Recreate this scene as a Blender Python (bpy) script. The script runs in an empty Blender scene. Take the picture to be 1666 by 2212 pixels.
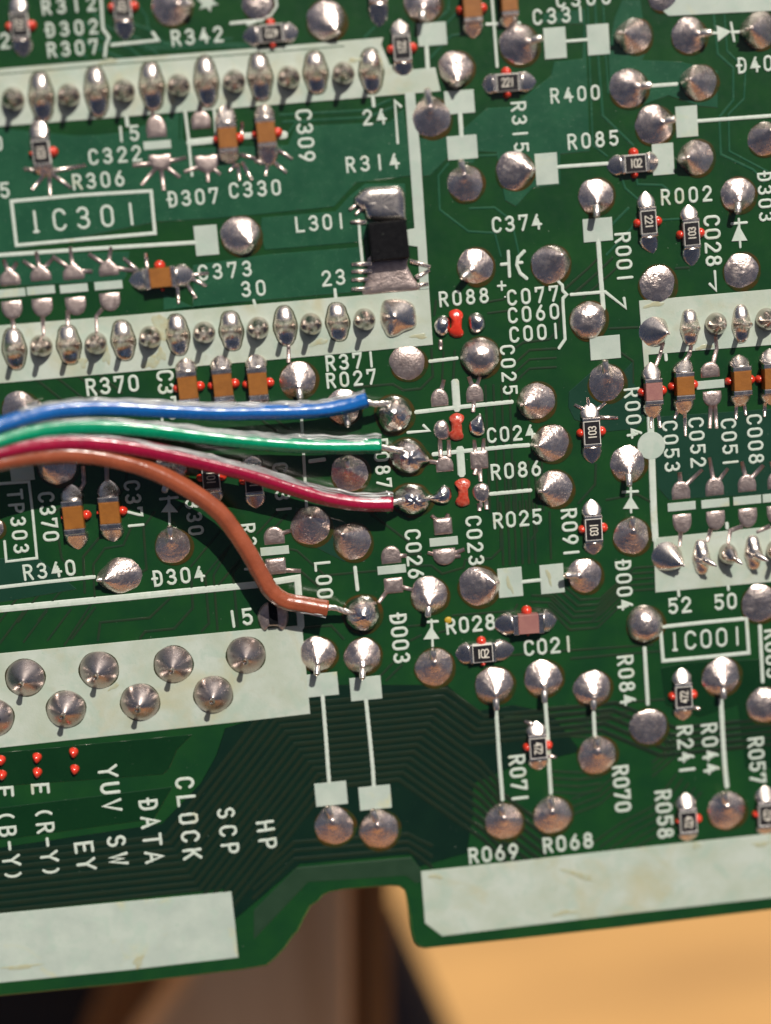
import bpy, math, random
from mathutils import Vector, Matrix
import numpy as np
random.seed(7)
S = bpy.context.scene
COL = S.collection
R = math.radians

# ------------------------------------------------------------------ camera
# 1 unit = 1 mm.  The board lies in the plane z = 0, its long edge along x.
# The picture was surveyed at 1666 x 2212; FOC is the focal length in those pixels.
FOC = 3200.0; CU, CV = 833.0, 1106.0; DIST = 97.0
def _rot(r, a, b):
    return (Matrix.Rotation(r, 3, 'Z') @ Matrix.Rotation(a, 3, 'X') @ Matrix.Rotation(b, 3, 'Y'))
B2C = _rot(R(4.80), R(9.31), R(3.22))        # board -> camera
C2B = B2C.transposed()
CAMPOS = C2B @ Vector((0, 0, DIST))
cd = bpy.data.cameras.new('camera'); cam = bpy.data.objects.new('camera', cd); COL.objects.link(cam)
cam.matrix_world = Matrix.Translation(CAMPOS) @ C2B.to_4x4()
cd.sensor_fit = 'VERTICAL'; cd.sensor_height = 24.0; cd.lens = FOC / 2212 * 24.0
cd.clip_start = 1.0; cd.clip_end = 20000
cd.dof.use_dof = True; cd.dof.focus_distance = 96.5; cd.dof.aperture_fstop = cd.lens * 1e-3 / 5.4
S.camera = cam

# ------------------------------------------------------------------ sky and sun
SUN_EL, SUN_AZ = R(46), R(20)
w = bpy.data.worlds.new('World'); S.world = w; w.use_nodes = True
nt = w.node_tree; bg = nt.nodes['Background']
sky = nt.nodes.new('ShaderNodeTexSky'); sky.sky_type = 'NISHITA'; sky.sun_disc = False
sky.sun_elevation = SUN_EL; sky.sun_rotation = SUN_AZ; sky.dust_density = 3.0; sky.air_density = 0.5; sky.ozone_density = 0.2
nt.links.new(sky.outputs[0], bg.inputs[0]); bg.inputs[1].default_value = 0.052
sd = bpy.data.lights.new('sun', 'SUN'); sd.energy = 4.7; sd.angle = R(0.6); sd.color = (1.0, 0.94, 0.85)
sun = bpy.data.objects.new('sun', sd); COL.objects.link(sun)
sdir = Vector((math.sin(SUN_AZ)*math.cos(SUN_EL), math.cos(SUN_AZ)*math.cos(SUN_EL), math.sin(SUN_EL)))
sun.rotation_euler = sdir.to_track_quat('Z', 'Y').to_euler(); sun.location = sdir * 200
S.view_settings.view_transform = 'Standard'; S.view_settings.look = 'None'
S.view_settings.exposure = 0.0; S.view_settings.gamma = 1.0

# ------------------------------------------------------------------ survey -> millimetres on the board
TX = {'A': 0.0, 'B': 1666/3, 'C': 2*1666/3}
def ray(u, v, z=0.0):
    d = C2B @ Vector(((u-CU)/FOC, -(v-CV)/FOC, -1.0))
    t = (z - CAMPOS.z) / d.z
    return CAMPOS + d*t
def at(k, x, y, z=0.0):
    return ray(TX[k[0]] + x/3, (int(k[1])-1)*553.125 + y/3, z)
def mm(k, x, y, px):                          # survey length -> mm near that point
    return (at(k, x, y+px/2) - at(k, x, y-px/2)).length

# ------------------------------------------------------------------ materials
def mat(name, base, rough=0.5, metal=0.0, var=None, vscale=1.0, vdet=3, rvar=0.0, rscale=1.0, bump=0.0, bscale=5.0, coat=0.0, ior=None, stain=None, trans=0.0, spec=None, dust=0.0, lo=.35, hi=.65):
    m = bpy.data.materials.new(name); m.use_nodes = True
    n = m.node_tree; N = n.nodes; Lk = n.links
    p = N['Principled BSDF']
    p.inputs['Base Color'].default_value = (*base, 1); p.inputs['Roughness'].default_value = rough
    p.inputs['Metallic'].default_value = metal; p.inputs['Coat Weight'].default_value = coat
    p.inputs['Coat Roughness'].default_value = 0.12
    p.inputs['Transmission Weight'].default_value = trans
    if ior: p.inputs['IOR'].default_value = ior
    if spec is not None: p.inputs['Specular IOR Level'].default_value = spec
    g = N.new('ShaderNodeNewGeometry')
    def noise(sc, det=3, rg=0.55, dist=0.0):
        t = N.new('ShaderNodeTexNoise'); t.inputs['Scale'].default_value = sc; t.inputs['Detail'].default_value = det
        t.inputs['Roughness'].default_value = rg; t.inputs['Distortion'].default_value = dist
        Lk.new(g.outputs['Position'], t.inputs['Vector']); return t.outputs['Fac']
    def rng(s, a, b, c, d):
        r = N.new('ShaderNodeMapRange'); r.inputs[1].default_value = a; r.inputs[2].default_value = b
        r.inputs[3].default_value = c; r.inputs[4].default_value = d; Lk.new(s, r.inputs[0]); return r.outputs[0]
    def mix(f, a, b):
        x = N.new('ShaderNodeMix'); x.data_type = 'RGBA'; Lk.new(f, x.inputs[0])
        for s, i in ((a, 6), (b, 7)):
            if isinstance(s, tuple): x.inputs[i].default_value = (*s, 1)
            else: Lk.new(s, x.inputs[i])
        return x.outputs[2]
    col = base
    if var: col = mix(rng(noise(vscale, vdet), lo, hi, 0, 1), base, var)
    if stain: 
        for (sc, a, b, amt, sca) in stain:
            col = mix(rng(noise(sca, 4, .6, .8), a, b, 0, amt), col, sc)
    if dust: col = mix(rng(noise(9.0, 2, .4), .765, .80, 0, dust), col, (.55, .62, .52))
    if not isinstance(col, tuple): Lk.new(col, p.inputs['Base Color'])
    if rvar: Lk.new(rng(noise(rscale, 4, .6), .3, .7, max(.03, rough-rvar), rough+rvar), p.inputs['Roughness'])
    if bump:
        b = N.new('ShaderNodeBump'); b.inputs['Strength'].default_value = 1.0; b.inputs['Distance'].default_value = bump
        Lk.new(noise(bscale, 4, .6), b.inputs['Height']); Lk.new(b.outputs[0], p.inputs['Normal'])
    return m
M = {}
M['mask'] = mat('green solder mask', (.006, .040, .012), .22, var=(.009, .052, .012), vscale=.35, rvar=.05, rscale=2, bump=.006, bscale=3.0, dust=.5, coat=.3)
M['pour'] = mat('green solder mask over copper', (.012, .066, .033), .24, var=(.017, .082, .040), vscale=.5, rvar=.06, rscale=2, bump=.008, bscale=2.5, dust=.5, coat=.3)
M['trace'] = mat('green solder mask over thin trace', (.018, .033, .015), .32, var=(.013, .033, .017), vscale=1.0, bump=.006, bscale=5, spec=.35)
M['bustrace'] = mat('olive green mask over bus trace', (.012, .021, .011), .32, var=(.009, .021, .012), vscale=1.0, bump=.006, bscale=5, spec=.35)
M['stain'] = mat('dried yellow flux film', (.36, .35, .22), .42, var=(.36, .40, .30), vscale=2.2, coat=.3)
M['leaf'] = mat('yellowish green solder mask', (.003, .025, .007), .24, var=(.004, .029, .008), vscale=.4, bump=.006, bscale=3, dust=.4, coat=.3)
M['bus'] = mat('grey green solder mask', (.016, .040, .020), .3, var=(.020, .046, .024), vscale=.8, bump=.008, bscale=4, coat=.2)
M['edge'] = mat('green board edge', (.02, .13, .02), .45, var=(.05, .15, .03), vscale=1.5, bump=.02, bscale=4)
M['silk'] = mat('pale green white screen print', (.36, .42, .37), .5, var=(.42, .48, .42), vscale=.5, rvar=.08,
                stain=[((.50, .47, .22), .60, .74, .55, .28), ((.26, .38, .29), .60, .72, .55, 5.0), ((.34, .44, .37), .52, .66, .5, .7)], bump=.008, bscale=9)
M['silkb'] = mat('yellowed white screen print', (.37, .42, .34), .48, var=(.44, .49, .43), vscale=.4, rvar=.08,
                 stain=[((.38, .34, .17), .55, .72, .5, .22), ((.30, .27, .16), .64, .74, .25, .6), ((.26, .38, .29), .60, .72, .5, 5.0), ((.31, .41, .34), .50, .64, .5, .5)], bump=.01, bscale=7)
M['ink'] = mat('white lettering ink', (.45, .52, .45), .5, var=(.52, .57, .51), vscale=2.5, stain=[((.28, .40, .30), .58, .70, .6, 6.0), ((.40, .38, .20), .62, .75, .6, .35)])
M['solder'] = mat('tin lead solder', (.87, .745, .68), .24, .95, var=(.68, .57, .52), vscale=1.6, rvar=.14, rscale=2.2, bump=.045, bscale=4.5)
M['consol'] = mat('satin solder on connector pins', (.56, .49, .46), .28, .97, var=(.46, .40, .375), vscale=1.5, rvar=.05, rscale=2, bump=.006, bscale=5)
M['pinball'] = mat('solder on small pins', (.52, .47, .43), .22, 1.0, rvar=.05, rscale=4, bump=.008, bscale=5)
M['bright'] = mat('bright fresh solder', (.90, .86, .82), .15, 1.0, var=(.66, .60, .55), vscale=1.4, rvar=.09, rscale=3, bump=.10, bscale=1.8)
M['pinsol'] = mat('smooth solder on pins', (.78, .71, .65), .27, 1.0, var=(.64, .58, .53), vscale=2, rvar=.05, rscale=4, bump=.010, bscale=5)
M['pad'] = mat('dull tinned pad', (.57, .465, .43), .38, .85, var=(.41, .325, .30), vscale=3, rvar=.1, rscale=5, bump=.03, bscale=8)
M['lead'] = mat('tinned component lead', (.88, .82, .76), .30, .95, rvar=.05, rscale=5, bump=.01, bscale=9)
M['cut'] = mat('cut copper lead end', (.86, .74, .62), .35, .8)
M['flux'] = mat('amber flux residue', (.055, .030, .005), .2, var=(.018, .034, .007), vscale=1.2, coat=.5)
M['fluxd'] = mat('dark burnt flux residue', (.035, .026, .010), .2, var=(.02, .035, .010), vscale=1.5, coat=.4)
M['glue'] = mat('red mounting adhesive', (.62, .045, .020), .2, var=(.55, .03, .015), vscale=3, coat=.6, bump=.02, bscale=4)
M['shade'] = mat('greyish green solder mask over copper', (.008, .038, .021), .26, var=(.010, .043, .025), vscale=.5, bump=.008, bscale=3, dust=.4, coat=.3)
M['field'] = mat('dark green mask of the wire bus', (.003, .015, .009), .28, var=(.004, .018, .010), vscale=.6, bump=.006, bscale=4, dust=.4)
M['glued'] = mat('dried red adhesive', (.42, .035, .016), .16, coat=.8, var=(.50, .10, .06), vscale=3.5, bump=.05, bscale=5)
M['ceramic'] = mat('white ceramic', (.62, .60, .55), .45, bump=.01, bscale=10)
M['face'] = mat('black resistor coating', (.010, .010, .012), .3, var=(.02, .018, .02), vscale=3)
M['mark'] = mat('pale resistor marking', (.60, .56, .48), .5)
M['cap'] = mat('ochre capacitor ceramic', (.27, .098, .013), .45, var=(.22, .078, .010), vscale=2, bump=.015, bscale=9)
M['capm'] = mat('mauve capacitor ceramic', (.30, .135, .115), .5, var=(.26, .11, .10), vscale=2, bump=.015, bscale=9)
M['endcap'] = mat('tinned chip end', (.74, .70, .67), .25, 1.0, var=(.60, .55, .52), vscale=2, rvar=.06, rscale=3, bump=.012, bscale=4)
M['black'] = mat('black moulded block', (.006, .006, .007), .28, var=(.010, .010, .011), vscale=3, bump=.012, bscale=6, dust=.3, spec=.15)
def wiremat(name, c, c2): return mat(name, c, .24, var=c2, vscale=.8, bump=.022, bscale=5, coat=.5, rvar=.10, rscale=3)
M['blue'] = wiremat('blue insulation', (.007, .115, .40), (.006, .10, .34))
M['green'] = wiremat('green insulation', (.0, .26, .125), (.0, .23, .11))
M['red'] = wiremat('crimson insulation', (.31, .006, .038), (.25, .005, .032))
M['brown'] = wiremat('brown insulation', (.30, .076, .034), (.24, .060, .027))
M['web'] = mat('clear ribbon web', (.95, .97, .95), .10, trans=.96, ior=1.45)
M['webglint'] = mat('whitish web highlight', (.72, .74, .73), .14, trans=.45, ior=1.5, bump=.02, bscale=4)  # whitish colour stands in for the clear web's highlight streaks
def wood(name, a, b, scale=(1, .06, 1), rough=.6, sc=.5):
    m = mat(name, a, rough); n = m.node_tree; N = n.nodes; Lk = n.links
    g = N.new('ShaderNodeNewGeometry'); mp = N.new('ShaderNodeMapping'); mp.inputs['Scale'].default_value = scale
    t = N.new('ShaderNodeTexNoise'); t.inputs['Scale'].default_value = sc; t.inputs['Detail'].default_value = 5
    Lk.new(g.outputs['Position'], mp.inputs[0]); Lk.new(mp.outputs[0], t.inputs['Vector'])
    x = N.new('ShaderNodeMix'); x.data_type = 'RGBA'; x.inputs[6].default_value = (*a, 1); x.inputs[7].default_value = (*b, 1)
    r = N.new('ShaderNodeMapRange'); r.inputs[1].default_value = .35; r.inputs[2].default_value = .65
    Lk.new(t.outputs['Fac'], r.inputs[0]); Lk.new(r.outputs[0], x.inputs[0]); Lk.new(x.outputs[2], N['Principled BSDF'].inputs['Base Color'])
    return m
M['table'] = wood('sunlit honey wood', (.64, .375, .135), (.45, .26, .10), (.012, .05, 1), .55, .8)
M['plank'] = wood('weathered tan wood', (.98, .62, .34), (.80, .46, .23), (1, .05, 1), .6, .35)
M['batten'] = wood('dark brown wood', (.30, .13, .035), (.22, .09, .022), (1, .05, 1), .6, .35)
M['matte'] = mat('blue black cloth', (.028, .028, .036), .8)
M['case'] = mat('black for deep shade', (.006, .006, .006), .6)

# ------------------------------------------------------------------ mesh helpers
class MB:
    def __init__(s): s.v = []; s.f = []; s.m = []
    def add(s, vs, fs, mi=0):
        o = len(s.v); s.v += [tuple(v) for v in vs]; s.f += [tuple(i+o for i in f) for f in fs]; s.m += [mi]*len(fs)
def link(name, mb, mats, parent=None, origin=(0, 0, 0), smooth=True, label=None, kind=None):
    o3 = Vector(origin); me = bpy.data.meshes.new(name)
    me.from_pydata([(v[0]-o3.x, v[1]-o3.y, v[2]-o3.z) for v in mb.v], [], mb.f)
    for m in (mats if isinstance(mats, (list, tuple)) else [mats]): me.materials.append(m)
    me.polygons.foreach_set('material_index', mb.m)
    me.polygons.foreach_set('use_smooth', [smooth]*len(mb.f)); me.update()
    o = bpy.data.objects.new(name, me); COL.objects.link(o)
    if parent is not None:
        o.parent = parent
        q = Vector((0, 0, 0)); a = parent
        while a is not None: q += a.location; a = a.parent
        o.location = o3 - q
    else: o.location = o3
    if label: o['label'] = label
    if kind: o['kind'] = kind
    return o
def empty(name, loc, label=None, cat=None, group=None):
    o = bpy.data.objects.new(name, None); o.empty_display_size = 1; o.location = loc; COL.objects.link(o)
    if label: o['label'] = label
    if cat: o['category'] = cat
    if group: o['group'] = group
    return o
def sweep(mb, pts, rad, n=8, caps=True, mi=0, half=False, flat=1.0, taper=None):
    """tube (or half tube lying on its base) along 3-D points"""
    pts = [Vector(p) for p in pts]; rings = []
    for i, p in enumerate(pts):
        a = pts[max(i-1, 0)]; b = pts[min(i+1, len(pts)-1)]
        d = (b-a).normalized(); s = d.cross(Vector((0, 0, 1)))
        s = s.normalized() if s.length > 1e-4 else Vector((1, 0, 0))
        up = s.cross(d).normalized()
        sc = 1.0
        if 0 < i < len(pts)-1:
            c = (p-a).normalized().dot((b-p).normalized()); sc = 1/max(.6, math.sqrt(max(.05, (1+c)/2)))
        r = (rad[i] if isinstance(rad, (list, tuple)) else rad)
        ring = []
        for j in range(n + (1 if half else 0)):
            t = math.pi*j/n if half else 2*math.pi*j/n
            ring.append(p + s*(math.cos(t)*r*sc) + up*(math.sin(t)*r*flat))
        rings.append(ring)
    k = len(rings[0]); vs = [q for r_ in rings for q in r_]; fs = []
    for i in range(len(rings)-1):
        for j in range(k - (1 if half else 0)):
            a = i*k+j; b = i*k+(j+1) % k; fs.append((a, a+k, b+k, b))
    if caps:
        fs.append(tuple(range(k))[::-1]); fs.append(tuple((len(rings)-1)*k+j for j in range(k)))
    mb.add(vs, fs, mi)
def stroke(mb, pts, w, h, z=0.0, mi=0):
    """flat raised ribbon with bevelled sides and rounded ends (2-D points)"""
    P = [Vector((p[0], p[1])) for p in pts]
    if len(P) < 2: return
    closed = (P[0]-P[-1]).length < 1e-6 and len(P) > 3
    if not closed:
        d0 = (P[0]-P[1]).normalized()*w*.28; d1 = (P[-1]-P[-2]).normalized()*w*.28
        P = [P[0]+d0*1.6] + [P[0]+d0*.6] + P[1:-1] + [P[-1]+d1*.6] + [P[-1]+d1*1.6]
    n = len(P); rows = []
    for i, p in enumerate(P):
        if closed:
            a = P[i-1] if i > 0 else P[-2]; b = P[i+1] if i < n-1 else P[1]
        else:
            a = P[max(i-1, 0)]; b = P[min(i+1, n-1)]
        d1 = (p-a); d2 = (b-p)
        d1 = d1.normalized() if d1.length > 1e-9 else d2.normalized()
        d2 = d2.normalized() if d2.length > 1e-9 else d1
        d = (d1+d2); d = d.normalized() if d.length > 1e-6 else d1
        s = Vector((-d.y, d.x)); k = 1/max(.6, s.dot(Vector((-d1.y, d1.x))))
        ww = w/2*k*(.55 if (not closed and i in (0, n-1)) else 1)
        rows.append([(p.x+s.x*ww, p.y+s.y*ww, z), (p.x+s.x*ww*.8, p.y+s.y*ww*.8, z+h*.8), (p.x, p.y, z+h),
                     (p.x-s.x*ww*.8, p.y-s.y*ww*.8, z+h*.8), (p.x-s.x*ww, p.y-s.y*ww, z)])
    vs = [q for r_ in rows for q in r_]; fs = []
    for i in range(n-1):
        for j in range(4): a = i*5+j; fs.append((a, a+1, a+6, a+5))
    if not closed: fs += [(0, 1, 2, 3, 4), tuple(reversed(range((n-1)*5, n*5)))]
    mb.add(vs, fs, mi)
def prism(mb, pts, z0, z1, bev=0.0, mi=0):
    """extruded polygon; points counter-clockwise or not, bevelled top"""
    P = [Vector((p[0], p[1])) for p in pts]
    ar = sum(P[i].x*P[(i+1) % len(P)].y-P[(i+1) % len(P)].x*P[i].y for i in range(len(P)))
    if ar < 0: P.reverse()
    n = len(P); vs = [(p.x, p.y, z0) for p in P]
    def inset(d):
        o = []
        for i, p in enumerate(P):
            e1 = (p-P[i-1]).normalized(); e2 = (P[(i+1) % n]-p).normalized()
            n1 = Vector((-e1.y, e1.x)); n2 = Vector((-e2.y, e2.x)); m_ = (n1+n2).normalized()
            o.append(p + m_*(d/max(.4, m_.dot(n1))))
        return o
    fs = []
    vs += [(p.x, p.y, z1-bev) for p in P]
    if bev: vs += [(p.x, p.y, z1) for p in inset(bev)]
    L_ = 3 if bev else 2
    for l in range(L_-1):
        for i in range(n): fs.append((l*n+i, l*n+(i+1) % n, (l+1)*n+(i+1) % n, (l+1)*n+i))
    fs.append(tuple((L_-1)*n+i for i in range(n)))
    fs.append(tuple(reversed(range(n))))
    mb.add(vs, fs, mi)
def boxr(mb, c, sx, sy, z0, z1, ang=0.0, bev=0.05, mi=0):
    ca, sa = math.cos(ang), math.sin(ang)
    prism(mb, [(c[0]+x*ca-y*sa, c[1]+x*sa+y*ca) for x, y in ((-sx/2, -sy/2), (sx/2, -sy/2), (sx/2, sy/2), (-sx/2, sy/2))], z0, z1, bev, mi)
def smooth_closed(P, k=3):
    out = []; n = len(P)
    for i in range(n):
        p0, p1, p2, p3 = (Vector(P[(i+j-1) % n][:2]) for j in range(4))
        for s in range(k):
            t = s/k
            out.append(.5*((2*p1)+(p2-p0)*t+(2*p0-5*p1+4*p2-p3)*t*t+(3*p1-p0-3*p2+p3)*t**3))
    return out
def smooth_open(P, k=6):
    P = [Vector(p) for p in P]; out = []; n = len(P)
    for i in range(n-1):
        p0 = P[max(i-1, 0)]; p1 = P[i]; p2 = P[i+1]; p3 = P[min(i+2, n-1)]
        for s in range(k):
            t = s/k
            out.append(.5*((2*p1)+(p2-p0)*t+(2*p0-5*p1+4*p2-p3)*t*t+(3*p1-p0-3*p2+p3)*t**3))
    out.append(P[-1]); return out
def mound(mb, outline, h, z0=0.0, prof=2.6, rings=5, ctr=None, peak=None, rough=0.0, mi=0):
    """solder puddle: outline (2-D) swept inward, rounded profile, optional peak (x,y,height,width)"""
    n = len(outline); c = Vector(ctr) if ctr else sum((Vector(p[:2]) for p in outline), Vector((0, 0)))/n
    def zz(x, y, s):
        q = h*(1-s**prof)**.6
        if peak: q += peak[2]*math.exp(-(((x-peak[0])**2+(y-peak[1])**2)/peak[3]**2)**.75)*(1-s**6)
        return z0+q+rough*(random.random()-.5)*(1-s**4)
    vs = []; fs = []
    ss = [1.0, .94, .82, .64, .42, .2][:rings+1]
    for s in ss:
        for p in outline:
            x = c.x+(p[0]-c.x)*s; y = c.y+(p[1]-c.y)*s; vs.append((x, y, zz(x, y, s)))
    vs.append((c.x, c.y, zz(c.x, c.y, 0)))
    for l in range(len(ss)-1):
        for i in range(n): fs.append((l*n+i, l*n+(i+1) % n, (l+1)*n+(i+1) % n, (l+1)*n+i))
    b = (len(ss)-1)*n
    for i in range(n): fs.append((b+i, b+(i+1) % n, len(vs)-1))
    ar = sum(outline[i][0]*outline[(i+1) % n][1]-outline[(i+1) % n][0]*outline[i][1] for i in range(n))
    if ar < 0: fs = [f[::-1] for f in fs]
    mb.add(vs, fs, mi)

# ------------------------------------------------------------------ stroke letters (cell 4 wide, 6 high)
def arc(cx, cy, rx, ry, a0, a1, n=6): return [(cx+rx*math.cos(R(a0+(a1-a0)*i/n)), cy+ry*math.sin(R(a0+(a1-a0)*i/n))) for i in range(n+1)]
G = {
 '0': [[(0.3, 1.6), (.3, 4.4)] + arc(2, 4.4, 1.7, 1.6, 180, 0)[1:] + [(3.7, 1.6)] + arc(2, 1.6, 1.7, 1.6, 0, -180)[1:]],
 '1': [[(2, 0), (2, 6)]],
 '2': [arc(2, 4.3, 1.7, 1.7, 165, -20) + [(.3, .2), (.3, 0), (3.8, 0)]],
 '3': [arc(1.9, 4.5, 1.6, 1.5, 155, -70) + [(1.6, 3.1)], [(1.6, 3.1)] + arc(1.9, 1.55, 1.8, 1.55, 70, -155)],
 '4': [[(2.9, 0), (2.9, 3.0)], [(4, 1.8), (.3, 1.8), (2.3, 5.8)], [(1.2, 2.2), (2.4, 3.2)], [(2.3, 2), (2.5, 4)]],
 '5': [[(3.6, 6), (.6, 6), (.5, 3.4)] + arc(1.9, 2.0, 1.8, 1.9, 110, -150)],
 '6': [[(2.6, 6), (.9, 3.6)] + arc(2, 1.9, 1.7, 1.9, 150, -210, 10)],
 '7': [[(.3, 4.8), (.3, 6), (3.7, 6), (3.4, 4.6), (1.6, 0)]],
 '8': [arc(2, 4.6, 1.45, 1.4, 0, 360, 10), arc(2, 1.6, 1.75, 1.6, 0, 360, 10)],
 '9': [[(1.4, 0), (3.1, 2.4)] + arc(2, 4.1, 1.7, 1.9, -30, 330, 10)],
 'A': [[(0, 0), (2, 6), (4, 0)], [(.7, 2), (3.3, 2)]],
 'B': [[(.4, 0), (.4, 6), (2.2, 6)] + arc(2.2, 4.6, 1.4, 1.4, 90, -90) + [(.4, 3.2)], [(2.2, 3.2)] + arc(2.2, 1.6, 1.6, 1.6, 90, -90) + [(.4, 0)]],
 'C': [arc(2.1, 4.2, 1.8, 1.8, 20, 180) + arc(2.1, 1.8, 1.8, 1.8, 180, 340)],
 'D': [[(.6, 0), (.6, 6), (1.8, 6)] + arc(1.8, 4, 1.9, 2, 90, 0)[1:] + arc(1.8, 2, 1.9, 2, 0, -90) + [(.6, 0)], [(-.3, 3), (1.7, 3)]],
 'E': [[(3.7, 6), (.4, 6), (.4, 0), (3.7, 0)], [(.4, 3.1), (3.2, 3.1)]],
 'H': [[(.3, 0), (.3, 6)], [(3.7, 0), (3.7, 6)], [(.3, 3), (3.7, 3)]],
 'I': [[(2, 0), (2, 6)], [(1.4, 0), (2.6, 0)]],
 'K': [[(.4, 0), (.4, 6)], [(3.7, 6), (.5, 2.6)], [(1.6, 3.6), (3.8, 0)]],
 'L': [[(.4, 6), (.4, 0), (3.6, 0)]],
 'O': [[(0.3, .8), (.3, 5.2), (1, 6), (3, 6), (3.7, 5.2), (3.7, .8), (3, 0), (1, 0), (.3, .8)]],
 'P': [[(.4, 0), (.4, 6), (2.3, 6)] + arc(2.3, 4.4, 1.5, 1.6, 90, -90) + [(.4, 2.8)]],
 'R': [[(.4, 0), (.4, 6), (2.2, 6)] + arc(2.2, 4.5, 1.5, 1.5, 90, -90) + [(.4, 3)], [(2, 3), (3.8, 0)]],
 'S': [arc(2, 4.5, 1.6, 1.5, 30, 250) + arc(2, 1.6, 1.7, 1.6, 70, -150)],
 'T': [[(0, 6), (4, 6)], [(2, 6), (2, 0)]],
 'U': [[(.3, 6), (.3, 1.7)] + arc(2, 1.7, 1.7, 1.7, 180, 360)[1:] + [(3.7, 6)]],
 'V': [[(0, 6), (2, 0), (4, 6)]],
 'W': [[(0, 6), (1.1, 0), (2, 4.5), (2.9, 0), (4, 6)]],
 'Y': [[(0, 6), (2, 3), (4, 6)], [(2, 3), (2, 0)]],
 '(': [arc(3.6, 3, 2.2, 3.2, 120, 240)], ')': [arc(.4, 3, 2.2, 3.2, 60, -60)],
 '-': [[(.6, 3), (3.4, 3)]], '+': [[(0, 3), (4, 3)], [(2, 1), (2, 5)]], ' ': []}
def letters(mb, s, c0, d, adv, h, z, th, sw=.2, wid=.62, mi=0):
    up = Vector((-d.y, d.x)); zi = 0
    for i, ch in enumerate(s):
        c = c0 + d*(adv*i)
        for st in G[ch]:
            pts = [c + d*((p[0]-2)/4*h*wid) + up*((p[1]-3)/6*h) for p in st]
            stroke(mb, pts, h*sw, th+zi*.0015, z, mi); zi += 1

# ------------------------------------------------------------------ the board
board = empty('circuit_board', (0, 0, 0), 'green printed circuit board, solder side up, with a notch in its lower edge', 'circuit board')
def F(u, v): p = ray(u, v); return (p.x, p.y)
edge = [('A4', 0, 1480), ('A4', 800, 1402), ('A4', 1560, 1312), ('B4', 60, 1284), ('B4', 115, 1240), ('B4', 180, 1170), ('B4', 235, 1090), ('B4', 265, 1060), ('B4', 300, 985), ('B4', 328, 935),
        ('B4', 345, 900), ('B4', 395, 868), ('B4', 425, 830), ('B4', 470, 808), ('B4', 560, 790), ('B4', 870, 765), ('B4', 925, 770), ('B4', 957, 795), ('B4', 972, 850),
        ('B4', 990, 960), ('B4', 1005, 1080), ('B4', 1020, 1130), ('B4', 1045, 1160), ('B4', 1090, 1172), ('B4', 1666, 1113), ('C4', 700, 1035), ('C4', 1666, 920)]
E2 = [at(*e) for e in edge]
lft = E2[0]+(E2[0]-E2[1])*.7; rgt = E2[-1]+(E2[-1]-E2[-2])*.7
outl = [(lft.x, 46.0), (lft.x, lft.y)] + [(p.x, p.y) for p in E2] + [(rgt.x, rgt.y), (rgt.x, 46.0)]
mb = MB(); prism(mb, outl, -1.6, 0, .10); mb.m[-2] = 1; mb.m = [1 if i >= len(mb.f)-2 else 0 for i in range(len(mb.f))]
sub = link('board_sheet', mb, [M['edge'], M['mask']], board, smooth=False)

def xy(k, x, y): p = at(k, x, y); return (p.x, p.y)
def pour(k, pts, z=.035, m='pour'):
    mb = MB(); prism(mb, [xy(*(p if isinstance(p[0], str) else (k, *p))) for p in pts], 0, z, .03)
    link('copper_pour', mb, M[m], board, xy(*(pts[0] if isinstance(pts[0][0], str) else (k, *pts[0])))+(0,), smooth=False)
def trace(k, pts, w=13, z=.028, m='trace', name='copper_trace'):
    P = [xy(*(p if isinstance(p[0], str) else (k, *p))) for p in pts]
    mb = MB(); stroke(mb, P, w/99, z); return link(name, mb, M[m], board, P[0]+(0,), smooth=False)
SZ = 0.0
def silk(k, pts, w=20, name='printed_line', h=.062):
    P = [xy(*(p if isinstance(p[0], str) else (k, *p))) for p in pts]
    mb = MB(); stroke(mb, P, w/99, h+random.random()*.006); return link(name, mb, M['ink'], board, P[0]+(0,), smooth=False)
def block(k, pts, m='silk', h=.056, name='printed_block'):
    P = [xy(*(p if isinstance(p[0], str) else (k, *p))) for p in pts]
    mb = MB(); prism(mb, P, 0, h+random.random()*.004, .02); return link(name, mb, M[m], board, P[0]+(0,), smooth=False)
def sq(k, x, y, w=200, h=150, m='silk'):
    p = at(k, x, y); s = mm(k, x, y, 100)/100; mb = MB(); boxr(mb, p, w*s, h*s, 0, .056+random.random()*.005, 0, .02)
    return link('printed_block', mb, M[m], board, p, smooth=False)
def text(s, k, x1, y1, x2, y2, h=104):
    a = at(k, x1, y1); b = at(k, x2, y2); d = (b-a).to_2d(); adv = d.length/max(1, len(s)-1); d.normalize()
    # print follows the board's axes
    ang = round(math.degrees(math.atan2(d.y, d.x))/90)*90; ang2 = math.degrees(math.atan2(d.y, d.x))
    ang = ang*.7+ang2*.3; d = Vector((math.cos(R(ang)), math.sin(R(ang))))
    hh = mm(k, x1, y1, h); sw = .2 if len(s) != 5 or s[0] != 'I' else .155
    e = bpy.data.objects.new('printed_label', None); e.empty_display_size = 1; COL.objects.link(e); e.parent = board; e.location = a; e['label'] = 'white printed lettering ' + s
    for i, ch in enumerate(s):
        q = a.to_2d()+d*(adv*i); mb = MB(); letters(mb, ch, q, d, adv, hh*.86, 0, .064, sw=sw)
        link('letter', mb, M['ink'], e, (q.x, q.y, 0), smooth=False)
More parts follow.
